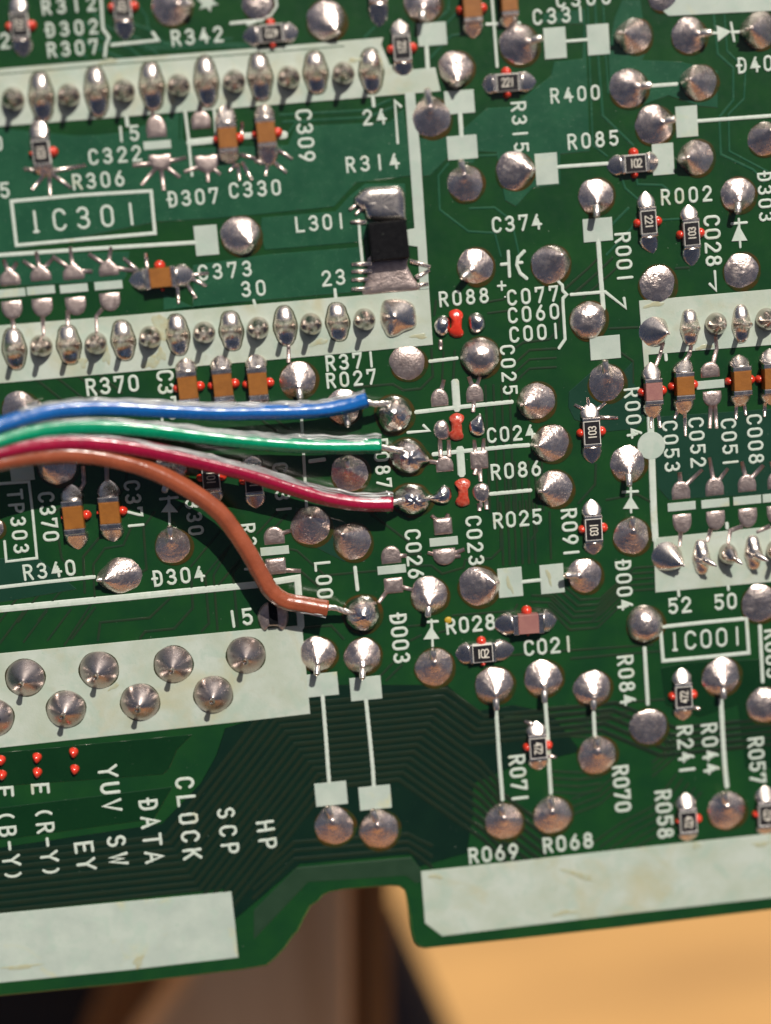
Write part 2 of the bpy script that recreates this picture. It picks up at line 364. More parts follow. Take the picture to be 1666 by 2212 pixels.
# ------------------------------------------------------------------ solder joints
def joint(k, x, y, r, tip=None, kind='lead', H=None, m='solder', ht=None, flux=True, rx=1.0, seed=None, wig=.045):
    """one through-hole joint: pad mound pulled towards the clinched lead, the lead, a ring of flux"""
    c = at(k, x, y); sc = mm(k, x, y, 100)/100; Rr = r*sc
    H = H if H is not None else (.30 if kind != 'flat' else .26)*Rr/1.2
    ht = ht if ht is not None else {'lead': .95, 'ridge': .55, 'flat': 0, 'cone': 1.0, 'bump': .3}[kind]
    lead = None; ang = 0; L = 0
    if tip and kind in ('lead', 'ridge', 'bump'):
        q = at(k, x+tip[0], y+tip[1], ht); lead = Vector((q.x-c.x, q.y-c.y)); L = lead.length; ang = math.atan2(lead.y, lead.x)
    ph = [random.random()*6.28 for _ in range(4)]
    n = 44; rings = [1.0, .975, .93, .86, .77, .66, .54, .42, .3, .19, .1]
    vs = []; fs = []; H = H*random.uniform(.7, 1.35)
    A = (lead*{'ridge': .80, 'lead': .34, 'bump': .3}[kind]) if lead is not None else Vector((0, 0)); 
    if A.length > Rr*.86: A = A.normalized()*Rr*.86
    hc = {'ridge': ht*1.05, 'lead': ht*.55, 'bump': ht, 'flat': 0, 'cone': ht-.42*H}[kind]; ex = {'ridge': 1.15, 'lead': 1.5, 'cone': 1.08}.get(kind, 1)
    for s in rings:
        for i in range(n):
            a = 2*math.pi*i/n
            rr = Rr*(1+wig*.5*math.sin(2*a+ph[0])+wig*.5*math.sin(3*a+ph[1])+wig*.3*math.sin(7*a+ph[2]))
            if lead is not None:
                dd = (a-ang+math.pi) % (2*math.pi)-math.pi
                rr += max(0, min(.28*Rr, L*(.92 if kind != 'lead' else .72)-Rr*.86))*math.exp(-(dd/.42)**2)
            ox, oy = rr*math.cos(a)*rx, rr*math.sin(a)
            px, py = A.x+(ox-A.x)*s, A.y+(oy-A.y)*s
            z = H*(.42 if kind == 'cone' else 1)*(1-s**2.2)**.7 + hc*(1-s)**ex + .03*math.sin(px*3.1+ph[0])*math.sin(py*2.7+ph[1])*(1-s)
            if kind == 'lead': z += .30*ht*math.exp(-((px*-lead.y+py*lead.x)/L/(.26*Rr))**2)*max(0, min(1, (px*lead.x+py*lead.y)/(L*L)))*(1-s**6)
            vs.append((c.x+px, c.y+py, z))
    vs.append((c.x+A.x, c.y+A.y, H*(.42 if kind == 'cone' else 1)+hc))
    for l in range(len(rings)-1):
        for i in range(n): fs.append((l*n+i, l*n+(i+1) % n, (l+1)*n+(i+1) % n, (l+1)*n+i))
    b = (len(rings)-1)*n
    for i in range(n): fs.append((b+i, b+(i+1) % n, len(vs)-1))
    mb = MB(); mb.add(vs, fs)
    o = link('solder_joint', mb, M[m], board, (c.x, c.y, 0))
    if flux:
        mb = MB(); a0 = random.random()*6; f = 1.06+random.random()*.03
        pts = [(c.x+.08+rx*Rr*f*math.cos(t)*(1+.03*math.sin(3*t+a0)), c.y-.07+Rr*f*math.sin(t)*(1+.03*math.sin(2*t+a0))) for t in [2*math.pi*i/36 for i in range(36)]]
        mound(mb, pts, .035, .0+.03, rings=3); link('flux_residue', mb, M['flux'], o, (c.x, c.y, 0))
    if lead is not None and kind == 'lead':
        u = lead/L; mb = MB(); e = Vector((c.x+lead.x, c.y+lead.y, ht)); st = Vector((c.x+u.x*L*.25, c.y+u.y*L*.25, H*.75)); d = (e-st).normalized()
        sweep(mb, [st, st.lerp(e, .5)+Vector((0, 0, .10)), e-d*.05, e], [.27, .23, .20, .15], 12)
        link('lead', mb, M['lead'], o, (c.x, c.y, 0))
        mb = MB(); sweep(mb, [e-d*.02, e+d*.012], [.135, .12], 10); link('cut_end', mb, M['cut'], o, tuple(e))
    elif kind == 'ridge' and tip:
        u = lead/L; mb = MB(); e = Vector((c.x+lead.x, c.y+lead.y, ht)); st = Vector((c.x+lead.x*.45, c.y+lead.y*.45, ht*.75))
        sweep(mb, [st, st.lerp(e, .6)+Vector((0, 0, .05)), e], [.16, .16, .09], 10); link('lead', mb, M['lead'], o, (c.x, c.y, 0))
    elif kind == 'cone':
        mb = MB(); sweep(mb, [(c.x, c.y, ht*.55), (c.x, c.y, ht+.55), (c.x-.02, c.y, ht+.62)], [.24, .20, .14], 12); link('lead', mb, M[m], o, (c.x, c.y, 0))
    return o

J = joint
# upper left and middle
J('A1', 1110, 40, 130, (135, -20)); J('B1', 5, 25, 108, kind='flat'); J('B1', 445, 130, 130, (85, 90), 'ridge')
J('B1', 1075, 15, 128, (-5, 112)); J('B1', 1288, 445, 118, (8, 112), 'ridge', ht=.8); J('B1', 1130, 765, 130, (-28, -190))
J('B1', 1350, 1190, 120, (-28, -150)); J('A1', 1560, 1525, 130, (80, 70), 'ridge')
J('B1', 1415, 1725, 120, (-85, 75)); J('B1', 1095, -60, 90, kind='flat')
# upper right
J('C1', 30, 290, 132, (150, -45)); J('C1', 780, 235, 118, (-115, -25), 'ridge', ht=.9); J('C1', 1130, 230, 120, (150, -20))
J('C1', 1590, 195, 122, (-95, -5), 'ridge', ht=.9); J('C1', 740, 570, 130, (150, -20)); J('C1', 1200, 535, 120, (-95, -20), 'ridge', ht=.9)
J('C1', 905, 810, 130, (140, -40)); J('C1', 1185, 1020, 115, (-110, 10), 'ridge', ht=.8); J('C1', 1620, 900, 112, (40, -70), 'ridge', ht=.6)
J('C1', 530, 1270, 118, (5, 135)); J('C1', 1450, 1260, 115, (0, 120)); J('C1', 0, 1105, 128, (140, -5), 'ridge')
J('C2', 235, 55, 128, (95, -80), 'ridge'); J('C1', 960, -30, 105, kind='flat'); J('C2', 1470, 95, 118, kind='flat')
# middle
J('A2', 130, 1000, 122, (125, -50)); J('A2', 370, 1360, 125, (-100, -10), 'ridge'); J('A2', 1105, 1385, 108, (-40, 145), H=.35)
J('A3', -30, 105, 62, kind='flat'); J('B2', 265, 800, 120, (15, 125)); J('B2', 560, 975, 115, (30, 125)); J('B2', 600, 1410, 122, (-22, -90))
J('B2', 975, 690, 116, kind='flat', m='pad'); J('B2', 1445, 652, 128, kind='flat', H=.8); J('B3', 348, 90, 128, (-5, -75), 'ridge')
J('B3', 620, 192, 120, (-100, -75), 'ridge', ht=.7); J('B3', 1115, 535, 120, (-8, 145)); J('B3', 1435, 480, 128, (135, -30), 'ridge')
J('B3', 395, 918, 115, (-8, 135), ht=1.3); J('B3', 683, 930, 117, (0, 150), ht=1.3); J('B3', 1148, 1005, 122, (-8, -115))
J('B3', 1535, 1120, 122, (18, 165), ht=.8); J('C3', 460, 410, 112, (-130, 0)); J('C3', 760, 155, 118, (8, -120))
J('C2', 738, 1345, 117, (8, 145)); J('C2', 598, 822, 122, (-8, -145)); J('C2', 480, 415, 122, kind='flat', H=.6); J('C2', 928, 182, 124, kind='flat')
J('C2', 145, 940, 122, (-108, 25), 'ridge', ht=.8); J('C2', 240, 1212, 122, (-112, 20), 'ridge', ht=.8); J('C2', 265, 1505, 118, (-110, 20), 'ridge', ht=.8)
J('C3', 845, 725, 120, kind='flat', H=.75); J('C3', 188, 1075, 120, (10, 160), ht=.8); J('C3', 505, 1140, 118, (10, 140), ht=.7)
J('C3', 535, 1575, 122, (0, -110)); J('C3', 870, 1390, 120, kind='flat'); J('C3', 1340, 1065, 122, (18, 145), ht=.8)
J('C3', 1625, 1250, 118, kind='flat', H=.6); J('C3', 1590, 592, 122, kind='flat'); J('C4', 248, 305, 120, (-18, -115))
J('B4', 1600, 345, 118, (-20, -105)); J('B4', 500, 375, 122, (-42, -125)); J('B4', 792, 400, 122, (-42, -130)); J('C4', 1375, 272, 120, (-14, -110))
J('A3', 1120, 218, 115, (-20, -125)); J('A3', 790, 410, 115, (-165, 32), 'ridge', ht=.7, rx=1.12, flux=False)
J('C2', 905, 488, 100, (105, 12), 'ridge', ht=.7, m='pinsol', flux=False); J('C3', 990, 288, 100, (115, 60), 'ridge', ht=.8, m='pinsol', flux=False)
# connector pins on the white print
def burn(k, x, y, rx, ry):
    c = at(k, x, y); s = .0101; mb = MB(); a0 = random.random()*6
    pts = [(c.x+rx*s*math.cos(t)*(1+.02*math.sin(5*t+a0)), c.y+ry*s*math.sin(t)*(1+.02*math.sin(4*t+a0))) for t in [2*math.pi*i/32 for i in range(32)]]
    mound(mb, pts, .03, .055, rings=2); link('flux_residue', mb, M['fluxd'], board, (c.x, c.y, 0))
for x, y in ((165, 1072), (430, 1275), (643, 1022), (910, 1230), (1125, 985), (1383, 1180), (1595, 925), (-35, 1330)):
    burn('A3', x, y, 133, 128); J('A3', x, y, 124, None, 'cone', m='consol', ht=1.3, flux=False, H=.8, wig=.012)
# IC pins, alternately large oval and small round
def pin(k, x, y, oval, hx=None, hy=None, tip=None, mark=True):
    c = at(k, x, y); s = .0101; hx = (hx or (75 if oval else 71))*s; hy = (hy or (150 if oval else 74))*s
    a0 = random.random()*6; N_ = 36; rings = [1, .97, .9, .8, .66, .5, .34, .2, .1]
    def out(t):
        if not oval: return hx*math.cos(t)*(1+.02*math.sin(3*t+a0)), hy*math.sin(t)*(1+.02*math.sin(2*t+a0))
        sx = math.copysign(abs(math.cos(t))**.74, math.cos(t)); sy = math.copysign(abs(math.sin(t))**.95, math.sin(t))
        w_ = .91+.10*math.exp(-((sy+.05)/.30)**2)-.03*math.exp(-((abs(sy)-.46)/.12)**2) + .015*math.sin(6*t+a0)
        return hx*sx*w_, hy*sy*(1+.03*math.sin(2*t+a0))
    P = [out(2*math.pi*i/N_) for i in range(N_)]
    if False:
        mb = MB(); mound(mb, [(c.x+p[0]*1.07, c.y+p[1]*1.07) for p in P], .02, .055, rings=2); link('flux_residue', mb, M['fluxd'], board, (c.x, c.y, 0))
    if oval and mark:
        mb = MB(); mound(mb, [(c.x+p[0]*1.12, c.y+p[1]*1.05) for p in P], .03, .055, rings=2); link('flux_residue', mb, M['fluxd'], board, (c.x, c.y, 0))
    tx, ty = (tip[0]*s, -tip[1]*s) if tip else (0, 0)
    vs = []; fs = []
    for sc in rings:
        for px, py in P:
            X, Y = px*sc, py*sc
            body = (.46*(1-sc**2.6)**.6 if oval else 1.02*(1-sc**2)**.5)
            dx, dy = X-tx*.3, Y-ty*.3
            q_ = math.hypot(dx/hx, dy/hx) if not oval else math.hypot(dx/(hx*1.05), dy/(hy*.50)); cone = (.42 if not oval else .80)*math.exp(-(q_/.46)**1.7)*(1-sc**8)
            vs.append((c.x+X, c.y+Y, .02+body+cone))
    vs.append((c.x, c.y, .02+(.46+.80 if oval else 1.02+.42)*(1 if not tip else .9)))
    for l in range(len(rings)-1):
        for i in range(N_): fs.append((l*N_+i, l*N_+(i+1) % N_, (l+1)*N_+(i+1) % N_, (l+1)*N_+i))
    b = (len(rings)-1)*N_
    for i in range(N_): fs.append((b+i, b+(i+1) % N_, len(vs)-1))
    mb = MB(); mb.add(vs, fs); o = link('solder_joint', mb, M['pinsol' if oval else 'pinball'], board, (c.x, c.y, 0))
    mb = MB()
    if tip: sweep(mb, [(c.x, c.y, .8), (c.x+tx*.6, c.y+ty*.6, 1.2), (c.x+tx, c.y+ty, 1.25)], [.24, .17, .06], 10)
    else: sweep(mb, [(c.x, c.y, .9), (c.x, c.y, 2.0), (c.x, c.y, 2.08)], [.20, .17, .11], 10)
    link('lead', mb, M['lead'], o, (c.x, c.y, 0))
for x, y, v in ((90, 645, 0), (270, 628, 1), (450, 620, 0), (628, 595, 1), (805, 590, 0), (985, 560, 1), (1160, 557, 0), (1338, 530, 1), (1520, 530, 0), (1686, 500, 1)): pin('A1', x, y, v)
for x, y, v in ((207, 505, 0), (380, 472, 1), (560, 478, 0), (740, 462, 1)): pin('B1', x, y, v, hy=135 if v else None)
for x, y, v in ((95, 602, 1), (270, 583, 0), (448, 575, 1), (625, 567, 0), (800, 547, 1), (975, 527, 0), (1152, 510, 1), (1325, 497, 0), (1500, 485, 1)): pin('A2', x, y, v, hy=130 if v else None)
for x, y, v in ((8, 468, 0), (183, 452, 1), (350, 442, 0), (523, 427, 1), (697, 412, 0)): pin('B2', x, y, v, hy=125 if v else None)
for x, y, v in ((1137, 462, 1), (1305, 440, 0), (1470, 438, 1), (1632, 410, 0)): pin('C2', x, y, v, hy=124 if v else None, hx=66 if v else None, mark=False)
for x, y, v, t in ((1212, 290, 1, (68, 45)), (1382, 270, 0, (62, 52)), (1548, 262, 1, (62, 40)), (1690, 250, 0, None)): pin('C3', x, y, v, hy=124 if v else None, hx=62, mark=False, tip=t)
# shapeless joints
def blobs(k, pts, h, m='solder', peak=None, z0=0.0, prof=2.2, rough=0.0, flux=None, name='solder_joint', parent=None):
    P = smooth_closed([xy(k, *p) for p in pts], 4); c = sum(P, Vector((0, 0)))/len(P)
    if flux:
        mb = MB(); mound(mb, [(c.x+.04+(p.x-c.x)*flux, c.y-.05+(p.y-c.y)*flux) for p in P], .035, .03, rings=3); link('flux_residue', mb, M['flux'], board, (c.x, c.y, 0))
    mb = MB(); pk = None
    if peak: q = at(k, peak[0], peak[1]); pk = (q.x, q.y, peak[2], peak[3])
    mound(mb, P, h, z0, prof, 5, peak=pk, rough=rough)
    return link(name, mb, M[m], parent or board, (c.x, c.y, 0))
blobs('B2', [(810, 300), (860, 275), (960, 280), (1020, 320), (1035, 400), (1030, 460), (960, 490), (905, 520), (850, 525), (815, 470), (795, 400)], .6, 'pinsol', (880, 390, .6, .5), rough=.02)
for a in (('B2', [(810, 930), (880, 905), (960, 930), (1005, 1000), (995, 1080), (930, 1135), (840, 1140), (790, 1080), (770, 1000)], 1.0, 'bright', (870, 1000, .45, .45)),
          ('B2', [(870, 1230), (950, 1185), (1030, 1200), (1085, 1260), (1125, 1325), (1080, 1350), (1040, 1400), (950, 1405), (880, 1360), (855, 1290)], .9, 'bright', (950, 1290, .4, .4)),
          ('B2', [(885, 1530), (960, 1480), (1060, 1490), (1110, 1540), (1145, 1555), (1130, 1600), (1090, 1650), (1000, 1680), (910, 1640), (870, 1590)], 1.05, 'bright', (980, 1550, .35, .5)),
          ('B3', [(590, 580), (660, 545), (740, 550), (790, 610), (795, 690), (740, 760), (660, 770), (590, 730), (560, 650)], 1.1, 'bright', (680, 640, .35, .5))):
    blobs(*a, rough=.14, flux=1.14)
blobs('B2', [(1150, 1535), (1200, 1485), (1250, 1500), (1265, 1550), (1240, 1600), (1180, 1605), (1130, 1585), (1125, 1555)], .45, 'bright', rough=.03)
for pts in ([(1145, 440), (1170, 395), (1215, 385), (1250, 410), (1250, 470), (1225, 515), (1190, 520), (1155, 490)], [(1365, 420), (1385, 375), (1440, 370), (1480, 410), (1475, 470), (1430, 500), (1385, 490)]): blobs('B2', pts, .5, 'bright', rough=.02)
blobs('B2', [(1145, 1110), (1170, 1070), (1215, 1065), (1245, 1110), (1240, 1180), (1190, 1190), (1150, 1160)], .25, 'solder', rough=.02)
blobs('B2', [(1370, 1080), (1400, 1050), (1450, 1020), (1475, 1080), (1475, 1150), (1430, 1170), (1380, 1140)], .45, 'bright', rough=.04)
blobs('B2', [(1400, 1500), (1450, 1470), (1500, 1490), (1505, 1550), (1480, 1595), (1430, 1590), (1400, 1550)], .25, 'solder', rough=.03)

# ------------------------------------------------------------------ flat tinned pads
def pad(k, x, y, shape, w=130, h=130, legs=(), m='pad', H=.13, lw=22):
    c = at(k, x, y); s = mm(k, x, y, 100)/100; W = w*s/2; Hh = h*s/2
    if shape == 'sq': pts = [(-W, -Hh*.9), (-W*.9, -Hh), (W*.9, -Hh), (W, -Hh*.9), (W, Hh*.9), (W*.9, Hh), (-W*.9, Hh), (-W, Hh*.9)]
    elif shape in ('up', 'down'):
        pts = [(-W*.96, -Hh)] + [(W*.96, -Hh)] + [(W, -Hh*.2)] + [(W*math.cos(t)*(.97 if t > 0 else 1), Hh*(-.15+1.15*math.sin(t))) for t in [math.pi*i/10 for i in range(1, 10)]] + [(-W, -Hh*.2)]
        if shape == 'down': pts = [(a, -b) for a, b in pts][::-1]
    elif shape == 'star':
        pts = [(-W, Hh), (0, Hh*.95), (W, Hh), (W*.95, -Hh*.2), (W*.6, -Hh*.7), (W*.1, -Hh), (-W*.5, -Hh*.75), (-W*.9, -Hh*.2)]
    elif shape == 'starup':
        pts = [(-W, -Hh), (0, -Hh), (W, -Hh), (W, -Hh*.1), (W*.55, Hh*.5), (W*.1, Hh), (-W*.5, Hh*.5), (-W*.95, 0)]
    P = [(c.x+a, c.y+b) for a, b in pts]
    mb = MB(); mound(mb, smooth_closed(P, 2) if shape[0] == 's' and shape != 'sq' else P, H, .01, 5, 4, rough=.01)
    for lg in legs:
        pl = [xy(k, *q) for q in (lg if isinstance(lg[0], (tuple, list)) else [(x, y), lg])]
        sweep(mb, [(q[0], q[1], .02) for q in pl], [lw*s*.72]+[lw*s*.62*random.uniform(.85, 1.1) for _ in pl[1:]], 6, half=True, flat=.6)
    return link('tinned_pad', mb, M[m], board, (c.x, c.y, 0))
pad('A1', 1012, 820, 'up', 140, 150, [(985, 715)]); pad('A1', 1302, 775, 'up', 135, 120, [(1300, 690)])
pad('A1', 1040, 1055, 'star', 150, 110, [(862, 1072), (1210, 1022), (918, 1200), (1063, 1235), (1168, 1150)])
pad('A1', 1342, 1065, 'star', 160, 120, [(1195, 1115), (1432, 1008), (1350, 1180), (1430, 1130)])
pad('A2', 62, 130, 'starup', 135, 120, [(25, 20), (110, 40)]); pad('A2', 262, 105, 'starup', 135, 110, [(235, -30), (150, 30), (340, 20)])
pad('A2', 475, 95, 'starup', 140, 115, [(455, -60), (340, 0), (600, 100)]); pad('A2', 702, 70, 'starup', 130, 115, [(575, -15), (870, 95), (720, -60)])
for x, y, t in ((80, 350, [(80, 400), (92, 480)]), (277, 335, [(277, 380), (285, 520)]), (493, 325, [(440, 350), (440, 460)]), (715, 298, [(665, 340), (625, 390), (628, 500)])):
    pad('A2', x, y, 'down', 138, 120, [t])
pad('B2', 1182, 915, 'up', 115, 115, [(1212, 800)]); pad('B2', 1410, 885, 'up', 115, 120, [(1372, 780), (1445, 780), (1400, 1010)])
pad('B2', 1215, 1345, 'up', 115, 105, [(1120, 1330), [(1190, 1300), (1185, 1180)], [(1245, 1300), (1242, 1190)]])
pad('B2', 1440, 1320, 'sq', 115, 120, [[(1415, 1290), (1408, 1190)], [(1462, 1290), (1470, 1180)], (1450, 1460), (1410, 1415)])
pad('B2', 1190, 560, 'sq', 24, 40, [(1190, 605)]); pad('B2', 1450, 1600, 'sq', 24, 60, [[(1440, 1600), (1442, 1650)], [(1480, 1560), (1490, 1640)]])
pad('B3', 1205, 90, 'sq', 120, 110, [(1130, 20), (1240, 10)], H=.25); pad('B3', 1215, 290, 'down', 150, 110, [(1105, 262), (1345, 240), (1320, 285)], H=.22)
pad('B3', 110, 150, 'up', 135, 115, [(220, 120)]); pad('B3', 122, 350, 'sq', 130, 105, [[(150, 375), (285, 380)]], H=.2)
pad('B3', 868, 275, 'up', 130, 115, [[(900, 285), (970, 280)]]); pad('B3', 885, 475, 'sq', 120, 100, [[(850, 500), (790, 585)], [(920, 480), (1005, 502)]])
pad('C2', 1270, 735, 'up', 128, 100, [[(1290, 690), (1312, 600), (1305, 520)]]); pad('C2', 1285, 925, 'down', 125, 100, [[(1275, 940), (1268, 1115)], [(1300, 940), (1312, 1115)]])
pad('C2', 1080, 1515, 'up', 125, 120, [(1072, 1400), (1220, 1382)]); pad('C2', 1298, 1492, 'up', 125, 120, [(1265, 1305), (1385, 1375)])
pad('C2', 1508, 1470, 'up', 125, 115, [(1475, 1330), (1615, 1355)]); pad('C2', 1700, 1450, 'up', 125, 115, [(1665, 1330)])
for x, y, t in ((1090, 75, [(1080, 120), (1072, 220)]), (1307, 55, [(1275, 110), (1250, 190)]), (1515, 38, [(1480, 90), (1400, 120), (1382, 220)]), (1700, 20, [(1660, 90), (1570, 130)])):
    pad('C3', x, y, 'down', 124, 125, [t])
for pl in ([(205, 520), (205, 690)],): pad('B2', 205, 590, 'sq', 22, 30, [pl])
pad('C2', 1140, 620, 'sq', 24, 20, [[(1150, 560), (1135, 640), (1090, 700)]]); pad('C2', 950, 620, 'sq', 24, 20, [[(965, 560), (945, 640), (915, 720)]])
pad('A2', 690, 1400, 'sq', 20, 20, [[(690, 1330), (695, 1480)]]); pad('A2', 535, 1450, 'sq', 16, 16, [[(540, 1360), (545, 1470), (520, 1520)]])

# ------------------------------------------------------------------ chip components
def fillet(k, c, d, W, Hc, L, skew=0.0, m='solder'):
    """ramp of solder from a chip end (c, mm) outwards along d"""
    s = Vector((-d.y, d.x)); mb = MB(); rows = []; nt_ = 9
    for i in range(nt_):
        t = i/(nt_-1); ww = W/2*(1.06+.16*math.sin(math.pi*t**.8))*max(.03, (1-t**2.6))**.62
        hh = Hc*((1-t)**1.5*.8+.2*(1-t**4)) + .02
        cc = Vector((c[0], c[1])) + d*(L*t) + s*(skew*t*t)
        rows.append([(cc.x+s.x*ww*math.cos(a), cc.y+s.y*ww*math.cos(a), hh*max(0, math.sin(a))**.7) for a in [math.pi*j/8 for j in range(9)]])
    vs = [q for r_ in rows for q in r_]; fs = []
    for i in range(nt_-1):
        for j in range(8): a = i*9+j; fs.append((a, a+1, a+10, a+9))
    fs.append(tuple(reversed(range(9)))); mb.add(vs, [f[::-1] for f in fs]); return mb
def chip(k, x, y, o, kind, txt, up, fa, fb, label, gl=(1, 1), L=190, W=118, goff=0, legs=(), sk=(0, 0), grp=None, cat=None):
    c = at(k, x, y); s = mm(k, x, y, 100)/100; Lm = L*s; Wm = W*s; H = {'res': .5, 'cap': .82, 'capm': .78, 'ind': 1.5}[kind]
    a1 = R(random.uniform(-1.2, 1.2)); d = Vector((-math.sin(a1), math.cos(a1))) if o == 'v' else Vector((-math.cos(a1), -math.sin(a1)))   # towards end a (up / left)
    n = Vector((-d.y, d.x)); c2 = Vector((c.x, c.y)); ang = math.atan2(d.y, d.x)
    nm = {'res': 'chip_resistor', 'cap': 'chip_capacitor', 'capm': 'chip_capacitor', 'ind': 'chip_inductor'}[kind]
    e = empty(nm, (c.x, c.y, 0), label, cat or {'res': 'resistor', 'cap': 'capacitor', 'capm': 'capacitor', 'ind': 'inductor'}[kind], grp)
    z0 = .06; ec = (.17 if kind != 'res' else .20)*Lm
    mb = MB(); bl = Lm-2*ec if kind != 'res' else Lm*.99
    boxr(mb, c2, bl+.02, Wm*.97, z0, H-.02, ang, .03)
    link('body', mb, M[{'res': 'ceramic', 'cap': 'cap', 'capm': 'capm', 'ind': 'black'}[kind]], e, (c.x, c.y, 0), smooth=False)
    if kind == 'res':
        mb = MB(); boxr(mb, c2, Lm*.74, Wm*.86, H-.03, H+.022, ang, .015); link('coating', mb, M['face'], e, (c.x, c.y, 0), smooth=False)
        mb = MB(); dd = (-d if up == 'down' else d) if o == 'v' else (-d if up == 'up' else d)
        dd = dd.copy(); hh = Wm*.44; adv = Lm*.15
        letters(mb, txt, c2-dd*adv, dd, adv, hh, H+.021, .012, .15, .5); link('marking', mb, M['mark'], e, (c.x, c.y, 0), smooth=False, label='pale digits '+txt)
    for sg, fl, kk in ((1, fa, sk[0]), (-1, fb, sk[1])):
        cc = c2+d*(sg*(Lm/2-ec*.5+.01)); mb = MB(); el = ec if kind != 'res' else ec*.60
        if kind == 'res': cc = c2+d*(sg*(Lm/2-el*.5+.01))
        boxr(mb, cc, el, Wm*1.02, z0-.01, H+.012, ang, .05); link('end_cap', mb, M['endcap'], e, (cc.x, cc.y, 0), smooth=False)
        if fl > 0:
            mb = fillet(k, c2+d*(sg*(Lm/2-.01)), d*sg, Wm, H*.93, fl*s, kk*s)
            link('solder_fillet', mb, M['pinsol'], e, (cc.x, cc.y, 0))
    for i, sg in enumerate((1, -1)):
        if gl[i]:
            r = .33*gl[i]*(.85 if i == 0 else 1); g = c2+n*(sg*(Wm/2+.12))+d*(goff*s); mb = MB()
            pts = [(g.x+r*math.cos(t), g.y+r*math.sin(t)) for t in [2*math.pi*j/16 for j in range(16)]]
            mound(mb, pts, .40, .02, 2.2, 4); link('glue_dot', mb, M['glue'], e, (g.x, g.y, 0))
    if legs:
        for q in legs:
            mb = MB(); p0 = xy(k, *q[:2]) if len(q) == 4 else (c.x, c.y); p1 = xy(k, *q[-2:]); sweep(mb, [(p0[0], p0[1], .02), (p1[0], p1[1], .02)], [.15, .11], 6, half=True, flat=.9); link('pad_spoke', mb, M['solder'], e, (c.x, c.y, 0))
    return e
# for a standing chip glue is (left, right); for a lying one (below, above)
RS = 'chip resistors soldered to the board'; CS = 'chip capacitors soldered to the board'
def rs(*a, **k): return chip(*a[:4], 'res', *a[4:], grp=RS, **k)
def cs(*a, kind='cap', **k): return chip(*a[:4], kind, '', 'up', *a[4:], grp=CS, **k)
rs('A1', 135, 170, 'v', '221', 'down', 110, 105, 'chip resistor marked 221 in the top left corner beside the lettering D302')
rs('A1', 797, 45, 'v', '102', 'down', 90, 120, 'chip resistor cut by the top edge, above the right end of the bracket by R307', sk=(0, 0))
rs('A1', 275, 990, 'v', '103', 'down', 130, 60, 'chip resistor marked 103 left of R306 with spoked lower pad', gl=(.5, 1), legs=((320, 1120, 155, 1092), (330, 1110, 560, 1070), (300, 1120, 210, 1230), (320, 1120, 327, 1270), (330, 1120, 465, 1220)))
rs('B1', 95, 222, 'h', '472', 'down', 100, 85, 'lying chip resistor with its 472 upside down, right of R342', gl=(.8, .9))
rs('B1', 937, 315, 'v', '221', 'down', 95, 90, 'chip resistor marked 221 overlapping the right end of the long white pin strip')
rs('B1', 1618, 540, 'h', '221', 'up', 70, 105, 'lying chip resistor marked 221 left of the lettering R400', gl=(.9, 1))
rs('C1', 777, 1062, 'h', '102', 'up', 95, 80, 'lying chip resistor marked 102 below R085 on the white line', gl=(.8, 1), L=180, W=118)
rs('C1', 862, 1440, 'v', '221', 'down', 105, 110, 'chip resistor marked 221 just below the R of R002', W=108, sk=(0, 25))
rs('C1', 1140, 1515, 'v', '103', 'up', 95, 115, 'chip resistor marked 103 between R002 and C028', W=108)
rs('C2', 497, 1140, 'v', '103', 'up', 95, 110, 'chip resistor marked 103 left of R004, spoked solder at its top end', W=112, legs=((490, 1010, 390, 962), (490, 1000, 475, 915), (520, 1010, 592, 950), (520, 1045, 672, 1048)))
rs('A2', 1370, 1430, 'v', '101', 'down', 60, 90, 'chip resistor marked 101 between the red and brown wires', W=115)
rs('A2', 1645, 1450, 'v', '101', 'down', 60, 90, 'chip resistor mostly hidden under the red wire, right of the one marked 101', gl=(1, .6), W=115)
rs('B3', 1458, 905, 'h', '102', 'up', 90, 125, 'lying chip resistor marked 102 under the lettering R028', gl=(.7, 1), L=160, W=120)
rs('C3', 508, 105, 'v', '103', 'down', 100, 85, 'chip resistor marked 103 just right of R091', W=112, L=175)
rs('C3', 1090, 1185, 'v', '472', 'up', 90, 80, 'chip resistor marked 472 above R241', W=108, L=170, legs=((1150, 1260, 1205, 1275),))
rs('C3', 150, 1515, 'v', '472', 'down', 75, 75, 'chip resistor marked 472 between R071 and R070', W=110, L=165, legs=((200, 1575, 272, 1588), (130, 1380, 65, 1352)))
rs('C4', 1120, 332, 'v', '472', 'down', 90, 60, 'chip resistor marked 472 just right of R058', W=108, L=165, gl=(.4, 1))
rs('C4', 1628, 290, 'v', '472', 'up', 95, 60, 'chip resistor marked 472 at the right edge above the lower white strip', W=108, L=165, gl=(.8, 0))
rs('B1', 778, -70, 'v', '221', 'down', 60, 150, 'chip resistor at the top edge with only its lower solder in view, right of R342', gl=(0, 0))
cs('B1', 1388, 60, 'v', 100, 95, 'brown chip capacitor at the top edge left of C331', W=125)
cs('A1', 1478, 900, 'v', 130, 70, 'left one of the two brown capacitors under the long pin strip, left of C309', W=125, gl=(.9, 1), legs=((1530, 1060, 1485, 1115), (1540, 1060, 1555, 1175), (1570, 1050, 1635, 1170), (1565, 900, 1570, 790), (1560, 1000, 1666, 1030)))
cs('B1', 60, 865, 'v', 100, 120, 'right one of the two brown capacitors under the long pin strip, beside C309', W=125, gl=(.8, 1), legs=((50, 1060, -15, 1040), (70, 1060, 55, 1138), (110, 1050, 192, 1120), (120, 960, 228, 1030)))
